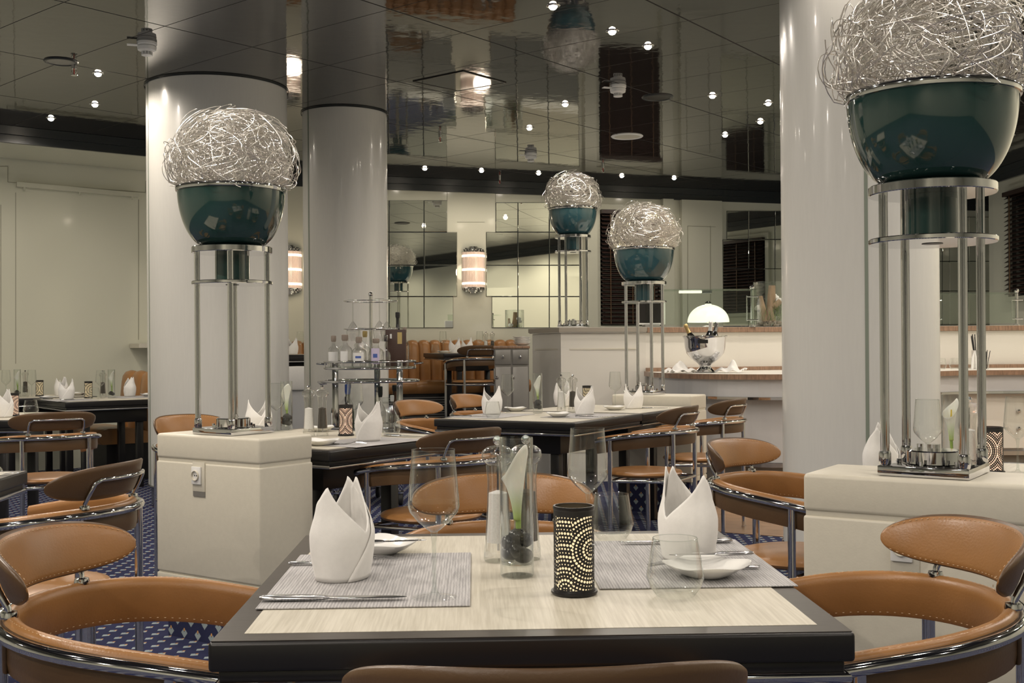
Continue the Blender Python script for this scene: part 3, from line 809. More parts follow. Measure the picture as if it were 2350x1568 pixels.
def make_wine():
    t = thing('wine_glass', 'proto', 'glass')
    ob('bowl', MB().lathe([(.0035,.104),(.010,.108),(.026,.122),(.0385,.137),(.0412,.146),(.0405,.158),(.037,.200),(.0342,.236)], 40), 'glass', t, smooth=60)
    ob('rim', MB().tube([(.0342*math.cos(2*PI*i/40),.0342*math.sin(2*PI*i/40),.236) for i in range(40)], .0006, 5, closed=True), 'glass2', t)
    ob('stem', MB().lathe([(.0065,.107),(.0045,.098),(.0033,.085),(.0031,.03),(.0042,.012),(.009,.0055)], 16), 'glass2', t, smooth=60)
    ob('foot', MB().lathe([(.009,.0055),(.024,.0025),(.0355,.0014),(.0365,.0008)], 40), 'glassflat', t, smooth=60)
    return t
WINE = make_wine()
def make_tumbler():
    t = thing('water_tumbler', 'proto', 'glass')
    ob('body', MB().lathe([(.030,.0006),(.040,.014),(.0465,.030),(.046,.036),(.0355,.093)], 40), 'glass', t, smooth=60)
    ob('base', MB().lathe([(.0390,.0145),(.0375,.0145),(.02,.011),(.0002,.010)], 36), 'glassflat', t, smooth=60)
    ob('rim', MB().tube([(.0355*math.cos(2*PI*i/40),.0355*math.sin(2*PI*i/40),.093) for i in range(40)], .0007, 5, closed=True), 'glass2', t)
    return t
TUMB = make_tumbler()
def make_lantern(name, lm, liner):
    t = thing(name, 'proto', 'candle holder')
    ob('shell', MB().lathe([(.033,.006),(.033,.136)], 48), lm, t)
    ob('rim', MB().lathe([(.033,.136),(.0342,.140),(.0335,.143),(.0305,.143),(.0300,.136)], 48), 'black', t)
    ob('saucer', MB().lathe([(.0002,.0006),(.036,.0006),(.038,.003),(.0375,.006),(.0345,.006),(.0335,.010),(.0002,.007)], 48), 'black', t)
    ob('liner', MB().lathe([(.0290,.008),(.0290,.132)], 40), liner, t)
    return t
LANT = make_lantern('candle_lantern', 'lant', 'flame'); LANT2 = make_lantern('candle_lantern', 'lant2', 'flamew'); LANT3 = make_lantern('candle_lantern', 'lant2', 'flame')
def make_vase():
    t = thing('glass_vase', 'proto', 'vase')
    ob('cylinder', MB().lathe([(.0002,.001),(.0285,.001),(.0295,.003),(.0295,.240),(.0290,.243),(.0280,.240),(.0280,.022),(.0002,.020)], 40), 'glass', t, smooth=50)
    ob('glass_base', MB().lathe([(.0278,.0190),(.0002,.0195)], 36), 'glassflat', t)
    return t
VASE = make_vase()
def make_calla():
    t = thing('calla_lily', 'proto', 'flower')
    pts = [(0.004,0,.028),(.003,0,.06),(.002,.002,.10),(.003,.003,.15)]
    ob('stem', MB().tube(pts, [.0045,.0045,.005,.006], 10), 'green', t, smooth=60)
    mb = MB(); P = []; nu, nv = 36, 16
    for i in range(nu):
        a = 2*PI*i/nu
        for j in range(nv):
            v = j/(nv-1)
            tip = (.5+.5*math.cos(a))
            r = .0060+.0165*v**1.5+.0030*v**5
            zr = .176+.056*tip**1.6-.006*math.sin(2*a+.5)
            z = .098+(zr-.098)*v
            if v > .8: r += .0022*(v-.8)/.2*(1-tip)
            pin = 1-.55*tip**6*v**3
            x = .001+r*math.cos(a)*(1-.25*tip*v**2); y = r*math.sin(a)*pin*1.02
            P.append((x, y, z))
    mb.grid(P, nu, nv, wrapu=True)
    ob('petal', mb, 'calla', t, smooth=80, solid=.0011)
    ob('spadix', MB().tube([(.003,.003,.15),(.004,.003,.195)], [.003,.0022], 8), 'yellow', t)
    return t
CALLA = make_calla()
def stone_mesh(seed, sc_):
    r_ = random.Random(seed); mb = MB().sphere((0,0,0), 1, 18, 12)
    ph = [r_.random()*6 for _ in range(4)]
    for i, v in enumerate(mb.v):
        x, y, z = v; k = 1+.08*math.sin(2*x+ph[0])+.07*math.sin(3*y+ph[1])
        mb.v[i] = (x*k*sc_[0], y*k*sc_[1], z*k*sc_[2])
    return mb
STONE = tag(ob('black_pebble', stone_mesh(3,(.0185,.0145,.0125)), 'stone', smooth=80), 'proto', 'pebble')
def make_mill(name, fill):
    t = thing(name, 'proto', 'pepper mill')
    ob('body', MB().lathe([(.0002,.0006),(.026,.0006),(.0275,.006),(.0262,.026),(.0245,.034),(.0235,.060),(.0205,.11),(.0195,.150),(.0215,.172),(.0225,.180)], 36), 'acrylic', t, smooth=50)
    ob('filling', MB().lathe([(.0002,.036),(.0215,.036),(.0208,.060),(.0182,.105),(.0176,.128),(.0002,.134)], 24), fill, t, smooth=50)
    ob('shaft', MB().tube([(0,0,.02),(0,0,.20)], .0022, 8), 'chrome', t)
    ob('head', MB().lathe([(.0205,.181),(.0285,.188),(.0305,.197),(.0285,.207),(.020,.214),(.009,.217)], 36), 'acrylic', t, smooth=50)
    ob('knob', MB().sphere((0,0,.226), .0088, 18, 12), 'chrome', t, smooth=80)
    return t
SALT = make_mill('salt_mill', 'salt'); PEPP = make_mill('pepper_mill', 'pepper')
def make_plate():
    mb = MB(); P = []; n = 64; prof = [(.0002,.0065),(.30,.0065),(.55,.0075),(.72,.012),(.88,.022),(1.0,.030),(1.0,.0285),(.86,.0185),(.70,.0085),(.55,.0030),(.50,.0008),(.0002,.0008)]
    for i in range(n):
        a = 2*PI*i/n; sq = (abs(math.cos(a))**3.2+abs(math.sin(a))**3.2)**(-1/3.2)
        cor = (sq-1)/.22
        for r, z in prof:
            R = .068*r*(1+(sq-1)*min(1,r*1.1)); P.append((R*math.cos(a), R*math.sin(a), z*(1-.30*(1-cor)*max(0,(r-.6)/.4))))
    mb.grid(P, n, len(prof), wrapu=True)
    return tag(ob('bread_plate', mb, 'china', smooth=60), 'proto', 'plate')
PLATE = make_plate()
def make_knife():
    mb = MB(); P = []; L = .232
    st = [(0,.0035,.003),(.006,.0075,.0045),(.03,.0085,.005),(.085,.0078,.0048),(.098,.006,.0042),(.104,.0065,.0036),(.112,.0095,.0014),(.17,.0100,.0012),(.21,.0085,.0010),(.228,.004,.0008),(.232,.001,.0006)]
    for x, w, h in st:
        for j in range(10):
            a = 2*PI*j/10; P.append((x-L/2, w*math.cos(a), .0055+h*math.sin(a)))
    n = len(st); mb.grid(P, n, 10)
    for i in range(n-1): mb.f.append((i*10+9, i*10, (i+1)*10, (i+1)*10+9)); mb.mi.append(0)
    mb.f += [tuple(range(10))[::-1], tuple((n-1)*10+j for j in range(10))]; mb.mi += [0,0]
    return tag(ob('table_knife', mb, 'satin', smooth=50), 'proto', 'knife')
KNIFE = make_knife()
def make_fork():
    mb = MB(); P = []; st = [(0,.004,.0022),(.006,.0075,.003),(.04,.006,.0026),(.10,.0035,.0026),(.13,.0045,.002),(.145,.0105,.0016),(.160,.0118,.0014)]
    for x, w, h in st:
        zc = .0045+ (.010*max(0,(x-.09)/.07)**1.5 if x < .14 else .0095)
        for j in range(8):
            a = 2*PI*j/8; P.append((x-.1, w*math.cos(a), zc+h*math.sin(a)))
    n = len(st); mb.grid(P, n, 8)
    for i in range(n-1): mb.f.append((i*8+7, i*8, (i+1)*8, (i+1)*8+7)); mb.mi.append(0)
    mb.f += [tuple(range(8))[::-1], tuple((n-1)*8+j for j in range(8))]; mb.mi += [0,0]
    for y in (-.0098,-.0033,.0033,.0098): mb.tube([(.057,y,.0138),(.078,y,.0125),(.100,y*.92,.0085)], [.0016,.0015,.0008], 6)
    return tag(ob('table_fork', mb, 'satin', smooth=50), 'proto', 'fork')
FORK = make_fork()
MAT = tag(ob('placemat', MB().box(-.165,.165,-.229,.229,.0003,.0024), 'weave', bevel=.0006, seg=1), 'proto', 'placemat')
G = {'wine':'wine glasses', 'tumb':'water tumblers', 'lant':'candle lanterns', 'vase':'calla vases', 'mill':'salt and pepper mills', 'plate':'bread plates', 'knife':'table knives', 'fork':'table forks', 'mat':'grey placemats'}
def wine(x, y, label, z=TZ): return place(WINE, (x,y,z), 0, label, G['wine'])
def tumbler(x, y, label, z=TZ): return place(TUMB, (x,y,z), 0, label, G['tumb'])
def lantern(x, y, rz, label, p=None, z=TZ): return place(p or LANT2, (x,y,z), rz, label, G['lant'])
def mat_(x, y, rz, label, z=TZ): return place(MAT, (x,y,z), rz, label, G['mat'])
def plate(x, y, rz, label, z=TZ): return place(PLATE, (x,y,z), rz, label, G['plate'])
def knife(x, y, rz, label, z=TZ): return place(KNIFE, (x,y,z), rz, label, G['knife'])
def fork(x, y, rz, label, z=TZ): return place(FORK, (x,y,z), rz, label, G['fork'])
def mill(p, x, y, label, z=TZ): return place(p, (x,y,z), 0, label, G['mill'])
def vase(x, y, rz, where, z=TZ, stones=7, h=1.0):
    v = place(VASE, (x,y,z), rz, 'tall clear cylinder vase with one calla lily '+where, G['vase'])
    c = place(CALLA, (x,y,z), rz, 'single white calla lily standing in the vase '+where, 'calla lilies')
    r_ = random.Random(hash(where) % 1000 if False else len(where))
    for i in range(stones):
        a = 2.4*i; rad = .0 if i in (3,6) else .0105
        if i % 2: a += .7
        place(STONE, (x+rad*math.cos(a), y+rad*math.sin(a), z+.036+.0115*(i//2)+.004*(i % 2)), a, 'black pebble among those in the vase '+where, 'pebbles in the vase '+where)
    return v
# ================================================================== WIRE BALL LAMP STANDS
def make_lamp(name, hx=0.0, teal='teal', fairy=False, seed=1, strands=400, wr=.0014):
    t = thing(name, 'proto', 'lamp stand')
    # origin: underside of the base plate; the corners of the plate point to +-X, +-Y after a 45 degree turn
    ob('base_plate', MB().box(-.111,.111,-.111,.111,.0006,.026), 'chrome', t, bevel=.0025)
    d = MB().lathe([(.0002,.062),(.062,.062),(.066,.059),(.066,.028),(.0002,.028)], 40); ob('spotlight_drum', d, 'chrome', t)
    for i in range(6): ob('knob', MB().cyl((.085*math.cos(i*PI/3+.4), .085*math.sin(i*PI/3+.4), .0262), .006, .012, 10), 'chrome', t)
    ob('knob', MB().cyl((0,0,.0622), .016, .014, 14), 'chrome', t); ob('knob', MB().cyl((-.04,.02,.0622), .008, .012, 10), 'chrome', t)
    ztop, zlow = .712+hx, .588+hx
    for sx, sy in ((-1,-1),(1,-1),(1,1),(-1,1)):
        cx, cy = sx*.0955, sy*.0955
        p = MB(); n = 12
        prof = []
        for j in range(n*2):
            a = PI*j/n; prof.append((.0100+(.0010 if j % 2 else -.0016)))
        k = len(prof); vs = [(cx+prof[j]*math.cos(2*PI*j/k), cy+prof[j]*math.sin(2*PI*j/k), z) for z in (.026, ztop) for j in range(k)]
        p.add(vs, [(j,(j+1)%k,k+(j+1)%k,k+j) for j in range(k)])
        po = ob('pole', p, 'chrome', t, smooth=0)
        s = MB().lathe([(.0135,.026),(.0150,.030),(.0150,.056),(.0130,.062),(.0110,.062)], 18, (cx,cy,0)); ob('socket', s, 'chrome', po)
    ob('lower_disc', MB().lathe([(.0002,zlow),(.155,zlow),(.157,zlow+.002),(.157,zlow+.011),(.155,zlow+.013),(.0002,zlow+.013)], 64), 'chrome', t)
    ob('light_hole', MB().lathe([(.0002,zlow-.0012),(.026,zlow-.0012),(.026,zlow+.0005)], 24), 'black', t)
    ob('upper_disc', MB().lathe([(.0002,ztop),(.154,ztop),(.156,ztop+.002),(.156,ztop+.022),(.154,ztop+.024),(.0002,ztop+.024)], 64), 'chrome', t)
    ob('neck', MB().lathe([(.066,zlow+.0132),(.066,ztop-.0002)], 48), teal, t)
    zb = ztop+.0245; H = .225
    prof = [(.0002,zb),(.108,zb)]
    for i in range(1, 25):
        u = i/24; prof.append((.108+(.2085-.108)*(1-(1-u)**2.0)**.60, zb+H*u))
    prof += [(.2035,zb+H)]
    for i in range(24, 6, -4): u = i/24; prof.append((.108+(.2085-.108)*(1-(1-u)**2.0)**.60-.006, zb+H*u))
    prof.append((.0002, zb+.05))
    ob('bowl', MB().lathe(prof, 80), teal, t, smooth=50)
    zr = zb+H
    ob('rim', MB().lathe([(.2080,zr-.010),(.2135,zr-.009),(.2150,zr-.002),(.2150,zr+.006),(.2125,zr+.010),(.2060,zr+.010),(.2035,zr+.004)], 80), 'chrome', t, smooth=50)
    r_ = random.Random(seed); w = MB(); cz = zr+.105
    for k in range(strands):
        # random great-circle-like loops pushed in and out of a flattened ball
        ax = Vector((r_.gauss(0,1), r_.gauss(0,1), r_.gauss(0,1))).normalized()
        e1 = ax.orthogonal().normalized(); e2 = ax.cross(e1)
        a0 = r_.random()*2*PI; span = r_.uniform(1.2, 3.6); tilt = r_.uniform(-.75,.75)
        R0 = r_.uniform(.72, 1.0)
        if k % 7 == 0: R0 = r_.uniform(1.0, 1.09)
        f1, f2, p1, p2 = r_.uniform(2,5), r_.uniform(5,10), r_.random()*6, r_.random()*6
        am = r_.uniform(.04,.20); pts = []; n = int(18+span*15)
        for i in range(n):
            a = a0+span*i/(n-1)
            d = e1*math.cos(a)+e2*math.sin(a)+ax*tilt*(1+.3*math.sin(f1*a+p2)); d.normalize()
            d = (d+Vector((math.sin(f2*a+p1),math.sin(f2*a*.9+p2),math.sin(f1*a+p1)))*am*1.6).normalized()
            rad = R0*(1+am*.40*math.sin(f2*a+p1))
            p = Vector((d.x*.243*rad, d.y*.243*rad, d.z*.212*rad))
            z = cz+p.z
            if z < zr-.012:
                q = math.hypot(p.x,p.y); lim = .196
                if k % 23 == 0 and z > zr-.030: pass
                else:
                    z = zr-.008-.25*(zr-.012-z)
                    if q > lim: p.x *= lim/q; p.y *= lim/q
            elif z < zr+.016:
                q = math.hypot(p.x,p.y)
                if q > .200 and k % 23: p.x *= .200/q; p.y *= .200/q
            pts.append((p.x, p.y, z))
        w.tube(pts, wr, 4, caps=False)
    wo = ob('wire_ball', w, 'wire', t, smooth=80, merge=False); wo['label'] = 'tangled ball of silver wire'
    if fairy:
        for k in range(26):
            d = Vector((r_.gauss(0,1), r_.gauss(0,1)-.7, r_.gauss(0,.7))).normalized()
            ob('fairy_bulb', MB().sphere((d.x*.235,d.y*.235,max(zr+.015,cz+d.z*.205)), .0034, 8, 6), 'fairy', t)
    return t
# ================================================================== PLACEMENT
rad = math.radians
def face(fx, fy): return math.atan2(-fx, fy)
class Tab:
    def __init__(s, x, y, rz, z=0, hx=.45, hy=.45): s.x, s.y, s.rz, s.z, s.hx, s.hy = x, y, rz, z, hx, hy
    def at(s, px, py, m=.05):
        X, Y = onz(px, py, s.z+TZ)
        c, n = math.cos(s.rz), math.sin(s.rz); dx, dy = X-s.x, Y-s.y
        u, v = dx*c+dy*n, -dx*n+dy*c
        u = max(-s.hx+m, min(s.hx-m, u)); v = max(-s.hy+m, min(s.hy-m, v))
        return (s.x+u*c-v*n, s.y+u*n+v*c)
# ---------------- front table
A0 = rad(1.9); T0 = Tab(.0135, 2.035, A0)
table(T0.x, T0.y, A0, 'square table in the front with pale wood top and dark frame')
def L0(u, v): c, n = math.cos(A0), math.sin(A0); return (T0.x+u*c-v*n, T0.y+u*n+v*c)
p = L0(-.255, -.035); mat_(p[0], p[1], A0, 'grey woven placemat under the large napkin on the left of the front table')
p = L0(.288, .075); mat_(p[0], p[1], A0, 'grey woven placemat under the boat shaped plate on the front table')
MZ = TZ+.0026
x, y = onz(785,1328,MZ); napkin(x, y+.005, rad(66), 'tall white folded napkin on the placemat beside the pedestal, front table', MZ, 0)
x, y = onz(1580,1285,MZ); napkin(x, y, rad(118), 'tall white folded napkin behind the boat shaped plate, front table', MZ, 1)
x, y = onz(997,1372,MZ); wine(x, y, 'empty wine glass on the placemat with the knife, front table', MZ)
x, y = onz(1350,1252,TZ); wine(x, y, 'empty wine glass behind the black candle lantern, front table')
x, y = onz(1550,1368,TZ); tumbler(x, y, 'empty water tumbler in front of the boat shaped plate, front table')
x, y = onz(1404,1236,TZ); tumbler(x, y, 'empty water tumbler just behind the candle lantern, front table')
x, y = onz(1318,1362,TZ); lantern(x, y, rad(-98), 'black pierced candle lantern with swirling dots on the front table', LANT)
x, y = onz(1187,1322,TZ); vase(x, y, rad(-25), 'on the front table')
x, y = onz(1144,1288,TZ); mill(SALT, x, y, 'clear salt mill just behind the calla vase, front table')
x, y = onz(1200,1286,TZ); mill(PEPP, x+.007, y+.010, 'clear pepper mill hidden behind the calla vase, front table')
x, y = onz(1622,1322,MZ); plate(x, y, A0+rad(45), 'white boat shaped bread plate behind the tumbler, front table', MZ)
x, y = onz(868,1272,MZ); plate(x, y+.01, A0+rad(45), 'white bread plate half hidden by the tall napkin beside the pedestal', MZ)
p0, p1 = onz(585,1381,MZ), onz(945,1377,MZ); knife((p0[0]+p1[0])/2, (p0[1]+p1[1])/2, math.atan2(p1[1]-p0[1], p1[0]-p0[0]), 'steel table knife in front of the tall napkin beside the pedestal', MZ)
p0, p1 = onz(1672,1246,MZ), onz(1400,1250,MZ); knife((p0[0]*.55+p1[0]*.45), (p0[1]+p1[1])/2, math.atan2(p1[1]-p0[1], p1[0]-p0[0]), 'steel table knife lying behind the napkin near the boat shaped plate', MZ)
p0 = onz(664,1297,MZ); fork(p0[0]+.10, p0[1], A0, 'steel fork half hidden behind the tall napkin beside the pedestal', MZ)
x, y = onz(1748,1312,MZ); fork(x-.098, y+.022, A0+rad(180), 'steel fork with its handle past the boat shaped plate', MZ)
x, y = onz(1622,1300,MZ); kx = knife(x+.002, y-.035, A0+rad(183), 'small steel butter knife across the boat shaped plate', MZ+.0245)
kx.scale = (.66,.8,.8)
x, y = onz(868,1290,MZ); kx = knife(x+.01, y+.05, A0+rad(8), 'small steel butter knife across the half hidden bread plate', MZ+.0255); kx.scale = (.66,.8,.8)
# chairs of the front table
chair(-.615, 2.03, face(1,-.06), 'tan leather chair at the left side of the front table, seen from inside its hoop')
chair(.605, 2.03, face(-1,-.10), 'tan leather chair at the right side of the front table, before the right pedestal')
chair(.030, 1.420, face(-.03,1), 'leather chair seen from behind, only the back rim showing below the front table')
chair(-.02, 2.668, face(.03,-1), 'tan leather chair on the far side of the front table, behind the calla vase')
# ---------------- left foreground table F
TF = Tab(-2.05, 3.37, rad(4)); table(TF.x, TF.y, TF.rz, 'dining table cut off by the left border, only a corner showing')
x, y = TF.at(12,1091); knife(x-.05, y, rad(10), 'steel knife on the table corner at the left border')
chair(-1.39, 3.37, face(-.98,.16), 'leather chair seen from behind beside the left pedestal, at the cut off table')
chair(-2.26, 4.36, face(0,-1), 'tan leather chair beyond the cut off left table, only its edge showing')
# ---------------- table G and its chair
TG = Tab(-3.30, 7.12, 0); table(TG.x, TG.y, 0, 'dining table at the left border behind the chair with bent chrome bracket')
x, y = TG.at(8,958); napkin(x, y, rad(70), 'white folded napkin at the left border beside a lit lantern')
x, y = TG.at(31,955); lantern(x, y, rad(-96), 'pierced lantern glowing pinkish at the left border', LANT2)
x, y = TG.at(71,953); tumbler(x, y, 'water tumbler near the left border above the chair back')
chair(-2.56, 6.27, face(-.58,.81), 'tan leather chair seen from behind at the left, in front of the table with tumbler')
# ---------------- tables A and A2 along the left banquette
aw = math.atan2(wd.y, wd.x)
TA = Tab(-3.44, 9.63, aw); table(TA.x, TA.y, aw, 'dining table left of the broad column, in front of the brown bench')
TA2 = Tab(-4.32, 10.25, aw); table(TA2.x, TA2.y, aw, 'far left dining table against the pale green wall')
def on(T, f, px, py, *a, **k): x, y = T.at(px, py); return f(x, y, *a, **k)
def on2(T, f, px, dy, *a, **k): Y = T.y+dy; return f(ray(px, 900)[0]*Y, Y, *a, **k)
on2(TA, mat_, 160, -.27, aw, 'grey placemat under the napkin at the near corner of the left table'); on2(TA, mat_, 305, .26, aw, 'grey placemat beside the broad column at the left table')
on2(TA, napkin, 152, -.17, rad(20), 'white folded napkin at the near corner of the left table', TZ+.003)
on2(TA, napkin, 298, .33, rad(-55), 'white folded napkin beside the broad column at the left table', TZ+.003)
on2(TA, lantern, 203, .12, rad(-110), 'pierced lantern glowing yellow in the middle of the left table', LANT3)
on2(TA, wine, 231, .02, 'wine glass beside the lantern of the left table'); on2(TA, tumbler, 217, -.06, 'water tumbler before the lantern of the left table')
on2(TA, vase, 256, .06, 0, 'on the left table before the brown bench', stones=3)
on2(TA, lambda x, y, l: mill(PEPP, x, y, l), 236, .20, 'clear pepper mill between lantern and vase on the left table')
on2(TA, plate, 342, .34, aw+.7, 'white bread plate touching the broad column in the picture', TZ+.003); on2(TA, plate, 110, -.10, aw+.7, 'white bread plate left of the napkin at the near corner of the left table', TZ+.003)
on2(TA, knife, 172, -.34, aw, 'steel knife before the napkin at the near corner of the left table', TZ+.003)
on2(TA2, napkin, 140, .05, rad(60), 'white folded napkin on the far left table, behind another napkin')
on2(TA2, lantern, 91, 0, rad(-70), 'pierced lantern glowing yellow on the far left table', LANT3)
on2(TA2, vase, 40, -.1, 0, 'on the far left table', stones=3)
on2(TA2, lambda x, y, l: mill(PEPP, x, y, l), 58, 0, 'clear pepper mill on the far left table')
on2(TA2, wine, 73, -.1, 'wine glass between mill and lantern on the far left table'); on2(TA2, wine, 14, -.1, 'wine glass at the left border on the far left table'); on2(TA2, tumbler, 56, -.22, 'water tumbler on the far left table')
on2(TA2, plate, 180, .16, aw+.7, 'white bread plate behind the napkins of the left tables')
# ---------------- banquettes
def banquette(name, label, P, d, n, L, z0, hseat, hback, chw=.17, louvre=True):
    # P: end on the back plane, d along, n into the room
    t = thing(name, label, 'bench', (P[0],P[1],z0)); d = Vector((*d,0)); n = Vector((*n,0))
    def W(a, b, z): v = d*a+n*b; return (v.x, v.y, z)
    def bx(mb, a0, a1, b0, b1, z0_, z1_):
        mb.prism([W(a0,b0,0)[:2], W(a1,b0,0)[:2], W(a1,b1,0)[:2], W(a0,b1,0)[:2]], z0_, z1_)
    b = MB(); bx(b, .02, L-.02, .05, .50, .001, hseat-.14); ob('plinth', b, 'black', t, smooth=0)
    if louvre:
        s = MB()
        for i in range(9): z = .03+i*(hseat-.2)/9; bx(s, .03, L-.03, .50, .507, z, z+.012)
        ob('louvre', s, 'grey', t, smooth=0)
    k = max(1, round(L/chw)); w = L/k; nu = k*8+1
    seat = MB(); prof = [(.10,.0),(.10,.10),(.30,.145),(.50,.150),(.575,.125),(.595,.085),(.585,.035),(.55,.0)]; P_ = []
    for i in range(nu):
        a = L*i/(nu-1); f = abs(math.sin(PI*a/(w*3)))**.35 if True else 1
        for q, z in prof: P_.append(W(a, q-(1-f)*.012, hseat-.145+z-(1-f)*.012*(z > .05)))
    seat.grid(P_, nu, len(prof)); seat.f.append(tuple(range(len(prof)))); seat.mi.append(0); seat.f.append(tuple((nu-1)*len(prof)+j for j in range(len(prof)))[::-1]); seat.mi.append(0)
    ob('seat', seat, 'tan', t, smooth=60)
    back = MB(); P_ = []; prof = [(.015,hseat-.10),(.17,hseat-.06),(.165,hseat+.1),(.135,hback-.11),(.125,hback-.045),(.10,hback-.012),(.06,hback),(.02,hback-.02),(.01,hback-.06)]
    for i in range(nu):
        a = L*i/(nu-1); f = abs(math.sin(PI*a/w))**.45
        for j, (q, z) in enumerate(prof): P_.append(W(a, q-(1-f)*.035*(1 if 0 < j < 7 else 0), z-(1-f)*.03*(1 if j in (4,5,6,7) else 0)))
    back.grid(P_, nu, len(prof)); back.f.append(tuple(range(len(prof)))); back.mi.append(0); back.f.append(tuple((nu-1)*len(prof)+j for j in range(len(prof)))[::-1]); back.mi.append(0)
    ob('backrest', back, 'tan', t, smooth=60)
wdn = (wn.x, wn.y)
banquette('banquette', 'brown leather bench with upright channels behind the left table', (-3.59,10.838), wdn, (-wd.x,-wd.y), .75, 0, .47, .96, .25, False)
q0 = Vector(wb(852,760))+bn*.03
banquette('banquette', 'brown leather bench with upright channels under the back wall mirrors', (q0.x,q0.y), (bd.x,bd.y), (bn.x,bn.y), 1.70, .3505, .44, .89, .135)
q1 = Vector(wb(640,760))+bn*.03
banquette('banquette', 'short brown leather bench glimpsed between the two columns', (q1.x,q1.y), (bd.x,bd.y), (bn.x,bn.y), .75, .3505, .44, .89, .135)
# console shelf on the left wall
q = Vector(onwall(296,792,WLA,WLB)); 
t = thing('wall_shelf', 'narrow pale shelf on a chrome post at the left wall beside the broad column', 'shelf', (q.x,q.y,0))
mb = MB(); a = wd*0+wn*.03; 
def W2(u, v): w_ = wd*u+wn*v; return (w_.x, w_.y)
mb.prism([W2(0,.02),W2(.9,.02),W2(.9,.28),W2(0,.28)], q.z-.03, q.z+.012); ob('top', mb, 'cream', t, smooth=0)
px_, py_ = W2(.30,.17); mb = MB().tube([(px_,py_,.012),(px_,py_,q.z-.031)], .022, 14); mb.cyl((px_,py_,.001), .09, .012, 24); ob('post', mb, 'chrome', t)
# ---------------- pedestals with lamp stands
UG = rad(-34.6)
def make_pedestal():
    t = thing('pedestal', 'proto', 'pedestal')
    ob('plinth', MB().box(-.266,.266,-.11,.11,.001,.226), 'carpetv', t, smooth=0)
    ob('cabinet', MB().box(-.296,.296,-.14,.14,.262,.701), 'cream', t, bevel=.007, seg=3)
    ob('skirt', MB().box(-.296,.296,-.14,.14,.226,.256), 'cream', t, bevel=.004)
    ob('groove', MB().box(-.290,.290,-.134,.134,.25,.72), 'cream', t, smooth=0)
    ob('top', MB().box(-.296,.296,-.14,.14,.712,.810), 'cream', t, bevel=.012, seg=4)
    return t
PED = make_pedestal()
cg, sg = math.cos(UG), math.sin(UG)
def ped_at(x, y, du, dv): return (x+du*cg-dv*sg, y+du*sg+dv*cg)
LPX = ped_at(-1.428, 4.58, .296, .14); RPX = ped_at(.752, 2.973, .296, .14)
place(PED, (*LPX,0), UG, 'cream pedestal with a wall socket, carrying the left lamp stand', 'cream pedestals')
place(PED, (*RPX,0), UG+rad(1.5), 'cream pedestal behind the right chair, carrying the nearest lamp stand', 'cream pedestals')
place(PED, (1.02,7.965,0), rad(-31), 'cream pedestal at the far end of the middle tables', 'cream pedestals')
def socket(label, x, y, rz, u, z):
    c, n = math.cos(rz), math.sin(rz)
    t = thing('wall_socket', label, 'socket', (x+u*c+.1405*n, y+u*n-.1405*c, z), rz)
    ob('backplate', MB().box(-.028,.042,-.004,0,-.062,.052), 'cream', t, bevel=.001)
    ob('switch_plate', MB().box(-.026,.026,-.012,-.004,-.034,.034), 'plastic', t, bevel=.002)
    s = MB().lathe([(.020,0),(.020,.006),(.0195,.0065),(.0175,.0065),(.0165,-.002),(.0002,-.002)], 28); s.xf(Matrix.Translation((0,-.0125,0))@Matrix.Rotation(PI/2,4,'X'))
    ob('socket_well', s, 'cream', t)
    h_ = MB().cyl((0,0,0), .003, .002, 10); h_.cyl((.011,0,0), .003, .002, 10); h_.xf(Matrix.Translation((-.0055,-.0105,0))@Matrix.Rotation(PI/2,4,'X')); ob('pin_hole', h_, 'ink', t)
    ob('label_strip', MB().box(-.026,.042,-.003,0,-.082,-.062), 'grey', t, smooth=0)
socket('white wall socket on the front of the left pedestal', LPX[0], LPX[1], UG, -.045, .655)
socket('wall socket half hidden by the right chair, on the right pedestal', RPX[0], RPX[1], UG+rad(1.5), -.045, .640)
L1 = make_lamp('lamp_stand', 0, 'teal', seed=3); L1['label'] = 'proto'
place(L1, (*LPX,.8105), UG, 'chrome lamp stand with teal bowl and wire ball before the broad left column', 'wire ball lamp stands')
place(L1, (RPX[0],RPX[1],.8105), UG, 'nearest chrome lamp stand, its teal bowl and wire ball at the right', 'wire ball lamp stands')
L3 = make_lamp('lamp_stand', .05, 'teal2', True, seed=9, strands=380, wr=.0013); place(L3, (.927,8.0,.8105), rad(-31), 'lamp stand with tiny fairy lights in its wire ball, at the middle tables', 'wire ball lamp stands')
L4 = make_lamp('lamp_stand', .065, 'teal2', False, seed=14, strands=300, wr=.0012); place(L4, (.535,9.80+.12,1.3115), rad(-20), 'farthest lamp stand, standing on the end of the buffet counter', 'wire ball lamp stands')
# ---------------- table B behind the left pedestal
TB = Tab(-.899, 5.177, UG, hx=.525); o = table(TB.x, TB.y, UG, 'dining table with salt mill right behind the left pedestal'); o.scale = (1.1667,1,1)
on(TB, mat_, 835, 1015, UG+PI/2*0, 'grey placemat under the crossed napkin behind the left pedestal')
on(TB, napkin, 845, 1013, rad(-28), 'white napkin with a crossed fold behind the left pedestal', TZ+.003, k=0)
on(TB, lantern, 794, 1000, rad(-88), 'pierced lantern with a rosette of dots behind the left pedestal', LANT2)
on(TB, wine, 835, 988, 'wine glass right behind the crossed napkin'); on(TB, tumbler, 897, 1000, 'water tumbler beside the crossed napkin')
on2(TB, wine, 634, .40, 'wine glass just right of the left lamp stand'); on2(TB, vase, 657, .51, rad(-40), 'just right of the left lamp stand')
on(TB, lambda x, y, l: mill(SALT, x, y, l), 709, 1002, 'clear salt mill right behind the left pedestal'); on(TB, lambda x, y, l: mill(PEPP, x, y, l), 740, 1001, 'clear pepper mill touching the salt mill behind the left pedestal')
